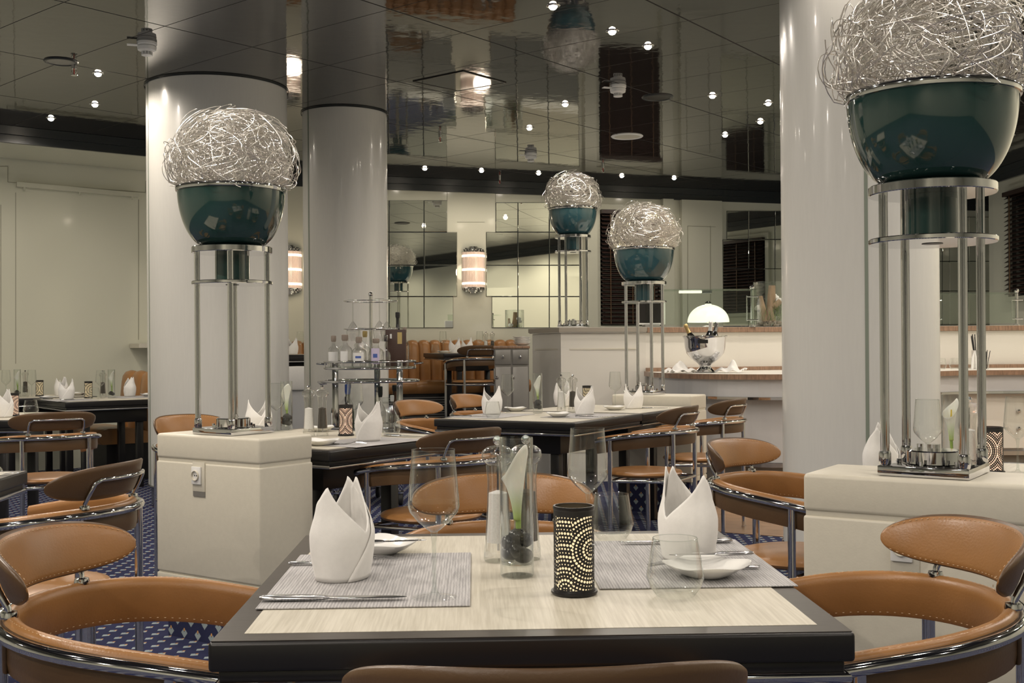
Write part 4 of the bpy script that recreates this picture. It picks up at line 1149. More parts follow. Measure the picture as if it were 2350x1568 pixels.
on(TB, plate, 740, 1022, UG+.5, 'white bread plate at the edge right above the left pedestal'); on(TB, plate, 735, 990, UG+.8, 'white bread plate behind the two mills of the left pedestal table')
on2(TB, napkin, 592, .32, rad(30), 'white napkin mostly hidden behind the left lamp stand', TZ, k=1)
on(TB, knife, 925, 1003, UG, 'steel knife at the right end of the table behind the left pedestal'); on(TB, fork, 790, 1022, UG+.3, 'steel fork beside the crossed napkin')
ub = (cg, sg); vb = (-sg, cg)
chair(TB.x-.672*ub[0], TB.y-.672*ub[1], face(ub[0],ub[1]), 'tan leather chair mostly hidden behind the left pedestal and lamp stand')
chair(TB.x+.692*ub[0], TB.y+.692*ub[1], face(-ub[0]-.1,-ub[1]+.35), 'leather chair seen from behind, above the far chair of the front table')
# ---------------- double table C
UC = rad(-30); uc, vc = (math.cos(UC), math.sin(UC)), (-math.sin(UC), math.cos(UC))
TC1 = Tab(.165, 6.685, UC); TC2 = Tab(.165+.905*vc[0], 6.685+.905*vc[1], UC)
table(TC1.x, TC1.y, UC, 'nearer of two joined dining tables in the middle of the room'); table(TC2.x, TC2.y, UC, 'farther of two joined dining tables, next to the far cream pedestal')
on(TC1, mat_, 1128, 955, UC, 'grey placemat at the outer corner of the joined tables'); on(TC1, mat_, 1340, 955, UC, 'grey placemat near the corner of the joined tables closest to the viewer')
on(TC1, napkin, 1128, 952, rad(-20), 'white napkin with two even peaks at the outer corner of the joined tables', TZ+.003); on(TC1, tumbler, 1131, 960, 'water tumbler before the twin peaked napkin')
on(TC1, wine, 1165, 948, 'wine glass beside the twin peaked napkin'); on(TC1, vase, 1234, 948, rad(-30), 'on the joined middle tables')
on(TC1, napkin, 1341, 953, rad(-30), 'white napkin between the small plate and the half hidden lantern on the joined tables', TZ+.003)
on(TC1, plate, 1282, 958, UC+.75, 'white bread plate at the near side of the joined tables', TZ+.003); on(TC1, plate, 1192, 942, UC+.7, 'white bread plate behind the wine glass at the outer end of the joined tables')
on(TC1, lambda x, y, l: mill(SALT, x, y, l), 1288, 948, 'clear salt mill in the middle of the joined tables'); on(TC1, lambda x, y, l: mill(PEPP, x, y, l), 1316, 947, 'clear pepper mill in the middle of the joined tables')
on(TC2, wine, 1297, 938, 'wine glass behind the mills of the joined tables'); on(TC2, napkin, 1257, 932, rad(30), 'white napkin half hidden by the calla vase of the joined tables')
on(TC2, lantern, 1348, 934, rad(-60), 'black lantern half hidden behind a napkin on the joined tables', LANT); on(TC2, napkin, 1453, 938, rad(-12), 'white napkin before the poles of the far lamp stand')
on(TC2, wine, 1412, 936, 'wine glass before the far cream pedestal'); on(TC2, plate, 1410, 941, UC+.75, 'white bread plate before the far cream pedestal')
on(TC1, knife, 1365, 958, UC+.2, 'steel knife at the near edge of the joined tables'); on(TC2, knife, 1500, 938, UC+.1, 'steel knife at the pedestal end of the joined tables'); on(TC1, knife, 1085, 957, UC+.3, 'steel knife at the outer corner of the joined tables')
chair(TC1.x-.70*uc[0], TC1.y-.70*uc[1], face(uc[0]+.05,uc[1]-.1), 'tan leather chair at the outer end of the joined tables, beside the drinks trolley')
chair(TC2.x-.87*uc[0]-.01, TC2.y-.87*uc[1], face(uc[0],uc[1]), 'tan leather chair half hidden behind the twin peaked napkin')
chair(TC1.x+.67*uc[0], TC1.y+.67*uc[1], face(-uc[0]-.05,-uc[1]), 'leather chair seen from behind at the joined tables, nearer of two side by side')
chair(TC2.x+.70*uc[0]-.05, TC2.y+.70*uc[1]+.04, face(-uc[0],-uc[1]+.05), 'leather chair seen from behind at the joined tables, the one before the buffet')
# ---------------- table E behind the right pedestal
TE = Tab(1.57, 3.42, UG); table(TE.x, TE.y, UG, 'dining table hidden behind the right pedestal')
on2(TE, napkin, 2020, -.07, rad(60), 'white napkin seen through the poles of the nearest lamp stand'); on2(TE, wine, 2128, .0, 'wine glass between the poles of the nearest lamp stand')
on(TE, lantern, 2277, 1085, rad(-85), 'pierced lantern with a rosette, beside the pole of the nearest lamp stand', LANT2); on(TE, wine, 2336, 1086, 'wine glass at the right border, beside a lantern')
on2(TE, vase, 2182, .18, rad(20), 'seen through the nearest lamp stand', stones=4); on2(TE, lambda x, y, l: mill(SALT, x, y, l), 2224, .20, 'clear salt mill seen between the poles of the nearest lamp stand')
chair(.935, 3.80, face(.80,-.60), 'tan leather chair beside the right pedestal, its hoop open to the right')
# ---------------- raised back tables
TD = Tab(-.42, 12.42, math.atan2(bd.y,bd.x), .3505); table(TD.x, TD.y, TD.rz, 'small dining table on the raised floor before the back bench', .3505)
DZ = TZ+.3505
def onD(f, px, dy, *a): r = ray(px, 800); Y = TD.y+dy; return f(r[0]*Y, Y, *a)
onD(napkin, 1043, -.1, rad(10), 'left one of two white napkins side by side on the raised back table', DZ); onD(napkin, 1071, -.02, rad(-5), 'right one of two white napkins side by side on the raised back table', DZ)
onD(wine, 1017, .1, 'wine glass left of the paired napkins on the raised back table', DZ); onD(tumbler, 999, -.12, 'water tumbler on the raised back table', DZ); onD(plate, 1019, -.2, .6, 'small plate on the raised back table', DZ)
onD(wine, 1101, .25, 'wine glass right of the paired napkins on the raised back table', DZ)
onD(lambda x, y, l, z: mill(SALT, x, y, l, z), 1115, .28, 'salt mill on the raised back table', DZ); onD(lambda x, y, l, z: mill(PEPP, x, y, l, z), 1130, .3, 'pepper mill on the raised back table', DZ)
chair(-.40, 11.82, face(-.35,.93), 'leather chair seen from behind on the raised floor, beside the grey cabinet', .3505)
TH = Tab(-2.20, 11.72, math.atan2(bd.y,bd.x), .3505); table(TH.x, TH.y, TH.rz, 'dining table glimpsed between the two columns', .3505)
def onH(f, px, dy, *a): r = ray(px, 800); Y = TH.y+dy; return f(r[0]*Y, Y, *a)
onH(napkin, 671, -.1, rad(-30), 'white napkin glimpsed between the two columns', DZ); onH(wine, 689, .22, 'wine glass glimpsed between the two columns', DZ)
x, y, z = aty(681, 840, 11.02)
t = thing('draped_drum', 'rounded white cloth drum below the table between the two columns', 'stool', (x,y,.0005)); ob('drape', MB().lathe([(.235,.76),(.245,.78),(.25,.94),(.24,.975),(.0002,.98)], 40), 'napkin', t); ob('base', MB().lathe([(.0002,.001),(.21,.001),(.21,.76)], 36), 'bargrey', t)
# ================================================================== BUFFET
UP = [(.155,10.20),(.40,9.62),(1.15,9.75),(2.0,10.02),(3.3,10.25),(5.0,10.25)]
LO = [(1.13,9.72),(1.15,9.20),(1.30,8.78),(1.58,8.48),(1.97,8.32),(2.5,8.36),(3.1,8.75),(3.6,9.12),(4.2,9.15),(5.0,9.10)]
def smoothline(P, k=5):
    out = []
    for i in range(len(P)-1):
        p0 = P[max(0,i-1)]; p1 = P[i]; p2 = P[i+1]; p3 = P[min(len(P)-1,i+2)]
        for j in range(k):
            t = j/k
            out.append(tuple(.5*((2*p1[m])+(-p0[m]+p2[m])*t+(2*p0[m]-5*p1[m]+4*p2[m]-p3[m])*t*t+(-p0[m]+3*p1[m]-3*p2[m]+p3[m])*t**3) for m in (0,1)))
    out.append(P[-1]); return out
def offs(P, d):
    o = []
    for i, p in enumerate(P):
        a = Vector(P[max(0,i-1)]); b = Vector(P[min(len(P)-1,i+1)]); t = (b-a).normalized(); n = Vector((-t.y, t.x)); o.append((p[0]+n.x*d, p[1]+n.y*d))
    return o
def ribbon(mb, P, d0, d1, z0, z1):
    mb_ = mb; A = offs(P, d0); B = offs(P, d1)
    for i in range(len(P)-1): mb_.prism([A[i],A[i+1],B[i+1],B[i]], z0, z1)
    return mb
LOS = [LO[0]]+smoothline(LO[1:], 5)
t = thing('buffet_counter', 'long curved buffet counter with a wooden edge and a higher back ledge', 'counter', (0,0,0))
ob('back_panel', ribbon(MB(), UP, .03, .45, .001, 1.262), 'barwhite', t, smooth=0)
ob('upper_ledge', ribbon(MB(), UP, .0, .50, 1.264, 1.310), 'barwhite', t, smooth=0)
ob('upper_edge', ribbon(MB(), UP[2:], -.012, -.001, 1.264, 1.308), 'counterwood', t, smooth=0)
ob('upper_edge', ribbon(MB(), UP[:3], -.010, -.001, 1.272, 1.308), 'stonegrey', t, smooth=0)
for a, b in ((0,1),(1,2)):
    p, q = Vector(UP[a]), Vector(UP[b]); d = q-p; k = offs(UP, .0)
    for z in (.25, 1.12): 
        mbp = [p+d*.12, q-d*.12]; nn = Vector((-d.y,d.x)).normalized()
        ob('panel_moulding', MB().prism([tuple(mbp[0]+nn*.022), tuple(mbp[1]+nn*.022), tuple(mbp[1]+nn*.032), tuple(mbp[0]+nn*.032)], z, z+.012), 'cream', t, smooth=0)
ob('worktop', MB().prism(LOS+[(5.0,10.24),(3.3,10.24),(2.0,10.01),(1.14,9.74)], .902, .930), 'barwhite', t, smooth=0)
ob('worktop_edge', ribbon(MB(), LOS, -.010, -.001, .895, .934), 'counterwood', t, smooth=0)
ob('worktop_upstand', ribbon(MB(), UP[2:], -.03, .029, .931, .962), 'counterwood', t, smooth=0)
ob('apron', ribbon(MB(), LOS, .03, .06, .765, .900), 'bargrey', t, smooth=0)
ob('chrome_strip', ribbon(MB(), LOS, .022, .06, .745, .764), 'chrome', t, smooth=0)
ob('lower_panel', ribbon(MB(), LOS, .14, .18, .275, .900), 'bargrey', t, smooth=0)
ob('kick_strip', ribbon(MB(), LOS, .13, .18, .240, .274), 'satin', t, smooth=0)
ob('kick', ribbon(MB(), LOS, .20, .24, .005, .239), 'grey', t, smooth=0)
a, b = Vector((3.72,9.27)), Vector((4.18,9.29))
for k in range(2):
    p = Vector((3.66+.52*k, 9.255+.01*k)); q = p+Vector((.49,.0))
    dr = MB().prism([(p.x,p.y),(q.x,q.y),(q.x,q.y+.02),(p.x,p.y+.02)], .30, .74); d_ = ob('door', dr, 'barwhite', t, smooth=0)
    kn = MB()
    for s in (.40, .54): kn.sphere((q.x-.06 if k == 0 else p.x+.06, p.y-.018, s+.06), .016, 12, 8); kn.tube([(q.x-.06 if k == 0 else p.x+.06, p.y+.002, s+.06),(q.x-.06 if k == 0 else p.x+.06, p.y-.012, s+.06)], .006, 8)
    ob('knob', kn, 'chrome', d_)
# champagne bowl
def onledge(px, Y): r = ray(px, 800); return (r[0]*Y, Y)
x, y = onledge(1618, 9.18)
t = thing('champagne_bowl', 'big polished silver champagne bowl with three bottle necks on the buffet', 'ice bucket', (x,y,.9305))
ob('bowl', MB().lathe([(.0002,.001),(.082,.001),(.085,.010),(.070,.022),(.050,.040),(.046,.055),(.060,.075),(.110,.110),(.148,.155),(.163,.205),(.168,.270),(.180,.292),(.178,.297),(.164,.290),(.158,.20),(.10,.12),(.0002,.09)], 64), 'chrome', t, smooth=60)
pl = MB().box(-.085,-.005,-.171,-.163,.235,.262); pl.box(-.075,-.015,-.1725,-.171,.239,.242)
ob('plaque', pl, 'black', t, smooth=0)
def champ(label, dx, dy, lx, ly, foil, h):
    c = thing('champagne_bottle', label, 'bottle', (x+dx, y+dy, .9305+.150)); 
    c.rotation_euler = (ly, lx, 0)
    ob('glass', MB().lathe([(.0002,0),(.042,0),(.042,.12),(.030,.155),(.016,.19)], 24), 'darkb', c, smooth=60)
    ob('foil', MB().lathe([(.0185,.175),(.0155,.215),(.0150,.235),(.0178,.240),(.0178,.252),(.0150,.262),(.0002,.266)], 20), foil, c, smooth=60)
champ('champagne bottle with gold foil leaning out of the silver bowl', -.05, .01, -.42, 0, 'goldfoil', .2)
champ('champagne bottle with white foil standing in the silver bowl', .01, -.055, .12, .0, 'silverfoil', .2)
champ('champagne bottle with black foil in the silver bowl', .05, .03, .22, -.1, 'darkchrome', .2)
def cloth(label, px, Y, rz, s, seed):
    mb = MB(); P = []; n, m_ = 26, 26; r_ = random.Random(seed); ph = [r_.random()*6 for _ in range(6)]
    for i in range(n):
        for j in range(m_):
            u, v = i/(n-1)-.5, j/(m_-1)-.5; r = math.hypot(u, v)*1.4
            z = max(0, (.42-r))*.20*(1+.5*math.sin(9*u+ph[0])*math.cos(8*v+ph[1]))+.018*(1+math.sin(14*u+ph[2]+3*v))*(1-.5*r)+.010*(1+math.sin(17*v+ph[3]))
            P.append((u*.26*s, v*.20*s, z*s+.002))
    mb.grid(P, n, m_); X_, Y_ = onledge(px, Y)
    o = ob('cloth_napkin', mb, 'napkin', smooth=80, solid=.002, loc=(X_, Y_, .9325), rz=rz); tag(o, label, 'cloth', 'cloths at the champagne bowl')
cloth('crumpled white cloth at the foot of the silver bowl, side of the far lamp stand', 1560, 9.08, .4, .85, 1); cloth('crumpled white cloth at the foot of the silver bowl, side of the round column', 1677, 9.08, -.5, .85, 2)
# driftwood vase
X_, Y_ = onledge(1767, 10.32); t = thing('driftwood_vase', 'wide glass cylinder with driftwood, moss and river pebbles on the upper ledge', 'vase', (X_,Y_,1.3105))
ob('cylinder', MB().lathe([(.0002,.001),(.142,.001),(.144,.004),(.144,.405),(.141,.405),(.140,.012)], 48), 'glass', t, smooth=50)
ob('rim', MB().tube([(.1425*math.cos(2*PI*i/48),.1425*math.sin(2*PI*i/48),.405) for i in range(48)], .003, 6, closed=True), 'glass2', t)
w = MB().tube([(.005,-.03,.05),(.0,-.02,.16),(.015,-.01,.27),(.02,-.01,.375)], [.045,.034,.036,.030], 14); w.tube([(.01,-.02,.18),(.05,-.045,.20),(.085,-.06,.235)], [.030,.030,.024], 12); ob('log', w, 'drift', t, smooth=60)
w = MB().tube([(-.06,-.05,.05),(-.068,-.045,.14),(-.085,-.03,.28)], [.034,.030,.016], 9); ob('bark', w, 'drift', t, smooth=50)
w = MB(); r_ = random.Random(5)
for k in range(160):
    a = r_.random()*6.28; q = r_.uniform(.02,.12); b = Vector((q*math.cos(a), q*math.sin(a), .06)); 
    if k > 70: b = Vector((.07+r_.gauss(0,.012), -.03+r_.gauss(0,.012), .10))
    e = b+Vector((r_.gauss(0,.03), r_.gauss(0,.03), r_.uniform(.04,.15))); e.x = max(-.125,min(.125,e.x)); e.y = max(-.1,min(.1,e.y)); w.tube([b, (b+e)/2+Vector((0,0,.01)), e], [.002,.0018,.0006], 4)
ob('grass', w, 'moss', t)
for dx, dy, z in ((-.09,.02,.17),(.05,.03,.27),(.09,-.0,.23)):
    pz = MB(); 
    for k in range(7):
        a = k*.9; pz.sphere((dx+.022*math.cos(a), dy+.022*math.sin(a), z+.008*(k % 3)), .022, 10, 7, (1,.6,.8))
    ob('white_blossom', pz, 'napkin', t)
k = 0
for ring in ((.115,16),(.075,10)):
    for i in range(ring[1]):
        a = 2*PI*i/ring[1]+ring[0]*9; tag(ob('river_pebble', stone_mesh(k,(.021,.016,.014)), 'pebble', smooth=80, loc=(X_+ring[0]*math.cos(a), Y_+ring[0]*math.sin(a), 1.3105+.018+.024*(k % 2)), rz=a), 'small brown river pebble at the bottom of the driftwood vase', 'pebble', 'river pebbles'); k += 1
# opal dome lamp
X_, Y_ = onledge(1626, 10.26); t = thing('dome_lamp', 'opal glass dome lamp glowing on the buffet ledge behind the silver bowl', 'lamp', (X_,Y_,1.3105))
ob('base', MB().lathe([(.0002,.001),(.07,.001),(.07,.010),(.016,.018),(.014,.16),(.0002,.16)], 32), 'chrome', t)
ob('shade', MB().lathe([(.186*math.cos(PI/2*i/16), .048+.160*math.sin(PI/2*i/16)) for i in range(17)], 56), 'dome', t, smooth=60)
ob('finial', MB().lathe([(.030,.205),(.034,.214),(.022,.228),(.012,.236),(.0002,.238)], 24), 'chrome', t)
# glass guards on the upper ledge
def guard(label, xa, xb, Y, zt, posts):
    p, q = onledge(xa, Y), onledge(xb, Y+.0); t = thing('glass_guard', label, 'glass screen', (p[0],p[1],1.3105)); L_ = q[0]-p[0]; h_ = zt-1.3105
    ob('front_glass', MB().box(0,L_,-.004,.004,.02,h_), 'pane', t, smooth=0); ob('top_glass', MB().box(0,L_,-.02,.20,h_+.001,h_+.009), 'pane', t, smooth=0)
    for px in posts:
        X2 = onledge(px, Y)[0]-p[0]; m_ = MB().tube([(X2,.02,.001),(X2,.02,h_+.0)], .014, 12); m_.sphere((X2,.02,h_+.022), .022, 14, 10); m_.cyl((X2,.02,.001),.03,.008,18)
        for z in (.06,h_-.06): m_.tube([(X2-.05,.006,z),(X2+.05,.006,z)], .006, 8); m_.tube([(X2-.05,.006,.05),(X2-.05,.006,h_-.05)], .005, 6) if z < .1 else None
        ob('post', m_, 'chrome', t, smooth=60)
guard('clear glass food guard around the dome lamp on the buffet ledge', 1520, 1738, 10.02, 1.635, (1728,))
guard('clear glass food guard seen through the poles of the nearest lamp stand', 2150, 2330, 10.30, 1.60, (2150, 2336))
X_, Y_ = onledge(1585, 10.1); 
t = thing('warming_lamp', 'glowing strip lamp hanging under the glass food guard', 'lamp', (X_,Y_,1.62)); ob('tube', MB().box(-.10,.10,-.02,.02,-.008,.014), 'dome', t, bevel=.004); ob('end_cap', MB().box(.101,.19,-.022,.022,-.01,.0145), 'darkchrome', t, bevel=.003)
X_, Y_ = onledge(1496, 10.25); t = thing('monitor', 'small dark monitor in a pale frame behind the poles of the far lamp stand', 'screen', (X_,Y_,1.3105), .2)
ob('casing', MB().box(-.13,.13,.0,.03,.03,.235), 'plastic', t, bevel=.006); ob('glass', MB().box(-.115,.115,-.002,.0,.045,.222), 'screen', t, smooth=0); ob('foot', MB().box(-.07,.07,-.03,.07,.001,.03), 'grey', t, bevel=.004)
# things at the right end of the buffet
TG_ = 'tumblers on the buffet'
for px, lb in ((2159,'low buffet tumbler beside the round column'),(2191,'low buffet tumbler between column and lamp stand pole'),(2220,'low buffet tumbler behind the pole of the lamp stand')):
    X_, Y_ = onledge(px, 9.75); o = place(TUMB, (X_,Y_,.9305), 0, lb, TG_)
X_, Y_ = onledge(2259, 9.70); t = thing('straw_glass', 'glass of short black straws on the buffet', 'straws', (X_,Y_,.9305))
ob('glass', MB().lathe([(.0002,.001),(.032,.001),(.034,.004),(.036,.10)], 28), 'glass', t, smooth=50)
r_ = random.Random(3); 
for k in range(16):
    a = r_.random()*6.28; q = r_.random()*.02; ob('straw', MB().tube([(q*math.cos(a),q*math.sin(a),.004),(q*math.cos(a)*2.2+r_.gauss(0,.008),q*math.sin(a)*2.2,.135+r_.random()*.03)], .0028, 6), 'rubber', t)
X_, Y_ = onledge(2243, 9.95); t = thing('straw_holder', 'holder with long black straws behind the pole of the nearest lamp stand', 'straws', (X_,Y_,.9305))
ob('cup', MB().lathe([(.0002,.001),(.045,.001),(.05,.16)], 28), 'chrome', t, smooth=50)
for k in range(14):
    a = k*.9; q = .028; ob('straw', MB().tube([(q*.4*math.cos(a),q*.4*math.sin(a),.01),(q*1.9*math.cos(a),q*.9*math.sin(a),.275+.012*(k % 3))], .004, 6), 'rubber', t)
X_, Y_ = onledge(2236, 9.58); t = thing('napkin_clip', 'white plastic clip holder on the buffet beside the straws', 'clip', (X_,Y_,.9305)); ob('body', MB().tube([(-.02,0,.004),(-.012,0,.10),(0,0,.15),(.012,0,.10),(.02,0,.004)], .011, 8), 'plastic', t, smooth=60)
# ---------------- grey cabinet and plate stack
X_, Y_ = -.003, 9.42
t = thing('service_cabinet', 'grey waiter cabinet with two drawers and two doors at the end of the buffet', 'cabinet', (X_,Y_,0)); 
ob('body', MB().box(-.142,.142,0,.40,.001,1.135), 'grey', t, smooth=0); ob('top', MB().box(-.15,.15,-.012,.41,1.1355,1.158), 'counterwood', t, bevel=.003)
for s in (-1, 1):
    d_ = ob('drawer', MB().box(s*.071-.064,s*.071+.064,-.014,-.001,1.005,1.125), 'grey', t, bevel=.003)
    ob('knob', MB().sphere((s*.071,-.026,1.068), .012, 12, 8), 'chrome', d_)
    d_ = ob('door', MB().box(s*.071-.064,s*.071+.064,-.014,-.001,.10,.985), 'grey', t, bevel=.003)
    ob('knob', MB().sphere((-.125 if s < 0 else .010,-.026,.90), .012, 12, 8), 'chrome', d_)
for i in range(5):
    o = place(PLATE, (.085, 9.62, 1.1585+.013*i), .78, 'white dish in the small stack on the grey cabinet, number %d up' % (i+1) if 0 else ['lowest','second','middle','fourth','topmost'][i]+' white dish of the stack on the grey cabinet', 'dishes on the grey cabinet')
# ---------------- wall lamps
RZW = math.atan2(bd.y, bd.x)
def make_sconce():
    t = thing('wall_lamp', 'proto', 'wall lamp'); R = .128; H2 = .205
    r = MB(); n = 26
    for i in range(n):
        a = PI*(i+.5)/n; r.tube([(R*math.cos(a),-R*math.sin(a)*.95,-H2),(R*math.cos(a),-R*math.sin(a)*.95,H2)], .0072, 6)
    ob('glass_rods', r, 'rods', t, smooth=60)
    for z in (-.160, 0, .160): ob('bulb', MB().lathe([(R+.0075,z-.013),(R+.009,z-.007),(R+.009,z+.007),(R+.0075,z+.013)], 32, a0=PI, a1=2*PI), 'tube', t)
    for s in (-1, 1):
        c_ = MB()
        for k, (rr, z0, z1) in enumerate(((R+.006,H2,H2+.014),(R*.84,H2+.014,H2+.032),(R*.62,H2+.032,H2+.050),(R*.42,H2+.050,H2+.068))):
            pr = [(rr*math.cos(a), -rr*.95*math.sin(a)) for a in [PI*i/24 for i in range(25)]]
            c_.prism(pr, min(s*z0,s*z1), max(s*z0,s*z1))
        for i in range(9): a = PI*(i+.5)/9; c_.sphere((R*.93*math.cos(a), -R*.9*math.sin(a), s*(H2+.022)), .012, 10, 7)
        ob('cap', c_, 'chrome', t, smooth=40)
    ob('back_plate', MB().box(-.10,.10,-.012,-.001,-H2-.05,H2+.05), 'chrome', t, smooth=0)
    return t
SC = make_sconce()
for px, lb in ((1086,'glowing wall lamp of glass rods between the two mirrors'),(664,'glowing wall lamp of glass rods half hidden by the broad left column')):
    p = Vector(wb(px,620)); place(SC, (p.x+bn.x*.002,p.y+bn.y*.002,p.z), RZW, lb, 'wall lamps')
    l = bpy.data.lights.new('wall_lamp_glow', 'POINT'); l.energy = 4; l.color = (1,.80,.60); l.shadow_soft_size = .10; o = bpy.data.objects.new('wall_lamp_glow', l); COL.objects.link(o); o.location = p+bn*.42
# ================================================================== DRINKS TROLLEY
TX, TY = -1.055, 8.50
t = thing('drinks_trolley', 'round chrome and glass drinks trolley loaded with bottles before the second column', 'trolley', (TX,TY,0))
posts = [(-.235,-.16),(.235,-.16),(.02,.27)]
for i, (a, b) in enumerate(posts):
    m_ = MB().box(a-.022,a+.022,b-.012,b+.012,.10,1.055); po = ob('post', m_, 'chrome', t, bevel=.002)
    w = MB().lathe([(.0002,-.016),(.040,-.016),(.046,-.010),(.046,.010),(.040,.016),(.0002,.016)], 20); w.xf(Matrix.Translation((a,b,.047))@Matrix.Rotation(PI/2,4,'Y')); w.m(1).box(a-.024,a+.024,b-.03,b+.03,.088,.10)
    ob('caster', w, ['rubber','chrome'], po)
def ringpts(r, z, n=56, cx=0, cy=0): return [(cx+r*math.cos(2*PI*i/n), cy+r*math.sin(2*PI*i/n), z) for i in range(n)]
m_ = MB().tube(ringpts(.335,1.000), .008, 8, closed=True); m_.tube(ringpts(.335,1.048), .008, 8, closed=True)
for i in range(9): a = 2*PI*i/9; m_.tube([(.335*math.cos(a),.335*math.sin(a),1.0),(.335*math.cos(a),.335*math.sin(a),1.048)], .004, 6)
for s in (-1,1): m_.tube([(s*.33,-.06,1.03),(s*.385,-.06,1.035),(s*.385,.06,1.035),(s*.33,.06,1.03)], .007, 8)
ob('gallery_rail', m_, 'chrome', t, smooth=60)
ob('top_tray', MB().lathe([(.0002,1.003),(.328,1.003),(.328,1.011),(.0002,1.011)], 56), 'pane', t, smooth=40)
m_ = MB().tube(ringpts(.36,.905), .009, 8, closed=True); m_.tube([(-.33,-.05,.905),(-.38,-.05,.90),(-.38,.05,.88),(-.33,.05,.885)], .007, 6); ob('swivel_ring', m_, 'chrome', t, smooth=60)
ob('swivel_tray', MB().lathe([(.0002,.898),(.33,.898),(.33,.905),(.0002,.905)], 56), 'pane', t, smooth=40)
for z, nm in ((.515,'middle_shelf'),(.20,'lower_shelf')):
    s = ob(nm, MB().lathe([(.0002,z),(.315,z),(.315,z+.012),(.0002,z+.012)], 56), 'darkchrome', t, smooth=40)
    ob('shelf_rail', MB().tube(ringpts(.325,z+.055), .006, 8, closed=True), 'chrome', s, smooth=60)
m_ = MB().tube([(.0,.06,1.012),(.0,.06,1.545)], .013, 12); m_.sphere((0,.06,1.55), .018, 12, 8)
for z in (1.498,1.29): m_.tube(ringpts(.20,z,40,0,.06), .004, 6, closed=True); m_.tube([(0,-.14,z),(0,.26,z)], .004, 6)
ob('glass_rack', m_, 'chrome', t, smooth=60)
def hang(label, dx, dy, z, h, r):
    g = thing('hanging_glass', label, 'glass', (TX+dx, TY+.06+dy, z), group='glasses on the trolley rack')
    ob('foot', MB().lathe([(.0002,0),(.036,0),(.036,-.002),(.008,-.006)], 24), 'glass2', g); ob('stem', MB().tube([(0,0,-.004),(0,0,-h*.52)], .0042, 8), 'acrylic', g)
    ob('bowl', MB().lathe([(.004,-h*.52),(.018,-h*.58),(r,-h*.74),(r*1.02,-h*.80),(r*.72,-h)], 28), 'acrylic', g, smooth=60)
for i, (dx, dy, lb) in enumerate(((-.13,-.03,'tall upside down glass hanging at the side of the second column joint, trolley rack'),(.08,-.13,'tall upside down glass hanging next to the rack pole, trolley rack'),(.11,.085,'tall upside down glass hanging on the mirror side of the trolley rack'))): hang(lb, dx, dy, 1.512, .315, .048)
for i, (dx, dy, lb) in enumerate(((-.06,-.14,'short upside down glass in the lower ring of the trolley rack, before the pole'),(.145,-.03,'short upside down glass in the lower ring of the trolley rack, mirror side'),(-.10,.10,'short upside down glass in the lower ring of the trolley rack, column side'))): hang(lb, dx, dy, 1.30, .17, .04)
def bottle(label, px, Y, z, r, h, nh, body, cap, lab=None, capm_h=.03, labz=(.25,.7), print_=None, labw=1.0):
    X_ = ray(px,800)[0]*Y
    if z > .9: r *= 1.16; h *= 1.12
    dx, dy = X_-TX, Y-TY; R_ = (.322 if z > .9 else .312)-r; q = math.hypot(dx, dy)
    if q > R_: dx *= R_/q; dy *= R_/q
    for a_, b2 in posts+([(0,.06)] if z > .9 else []):
        ex, ey = dx-a_, dy-b2; q = math.hypot(ex, ey); m_r = r+.030
        if q < m_r: dx = a_+ex/q*m_r; dy = b2+ey/q*m_r
    X_, Y = TX+dx, TY+dy
    b_ = thing('bottle', label, 'bottle', (X_,Y,z), group='bottles on the drinks trolley')
    sh = h-nh
    ob('glass', MB().lathe([(.0002,.0006),(r*.92,.0006),(r,.008),(r,sh*.72),(r*.86,sh*.86),(r*.42,sh*.98),(r*.34,sh+nh*.35),(r*.34,h-.01)], 28), 'acrylic' if body == 'glass2' else body, b_, smooth=60)
    ob('cap', MB().lathe([(r*.36,h-.012-capm_h*.4),(r*.46,h-.012),(r*.46,h+capm_h-.012),(r*.36,h+capm_h-.008),(.0002,h+capm_h-.008)], 20), cap, b_)
    if lab:
        w_ = labw; L_ = ob('label', MB().lathe([(r+.0008,sh*labz[0]),(r+.0008,sh*labz[1])], 20, a0=-PI/2-w_, a1=-PI/2+w_), lab, b_)
        if print_: ob('print', MB().lathe([(r+.0014,sh*(labz[0]*.6+labz[1]*.4)),(r+.0014,sh*(labz[0]*.35+labz[1]*.65))], 10, a0=-PI/2-w_*.5, a1=-PI/2+w_*.5), print_, L_)
    return b_
ZT = 1.0118
bottle('round clear bottle with a grey cork cap, outermost on the trolley top by the column', 768, 8.36, ZT, .036, .185, .05, 'glass2', 'cork', 'paper')
bottle('round clear bottle with a wide grey cap, second from the column on the trolley top', 790, 8.31, ZT, .046, .190, .05, 'glass2', 'cork', 'paper', labw=.5)
bottle('clear bottle with a blue crest on its white label on the trolley top', 824, 8.26, ZT, .045, .175, .05, 'glass2', 'cork', 'paper', print_='blue', labw=.8)
bottle('clear round bottle with a lilac arched label on the trolley top', 863, 8.26, ZT, .048, .170, .05, 'glass2', 'cork', 'lilac', .022, (.15,.95), 'blue', .55)
bottle('slim clear decanter beside the brown menu box on the trolley top', 886, 8.34, ZT, .030, .185, .09, 'glass2', 'darkchrome')
bottle('clear tall bottle in the second row of the trolley top', 842, 8.52, ZT, .034, .215, .08, 'glass2', 'gold')
bottle('dark bottle with a black cap peeping over the brown menu box', 914, 8.72, ZT, .032, .345, .10, 'darkb', 'ink', None)
bottle('short bottle with a cork peeping over the brown menu box', 929, 8.60, ZT, .028, .24, .07, 'glass2', 'cork', None)
X_ = TX+.20; mt = thing('menu_box', 'upright brown leather menu box with a gold plate on the trolley', 'menu', (X_,8.43,ZT), rad(-6))
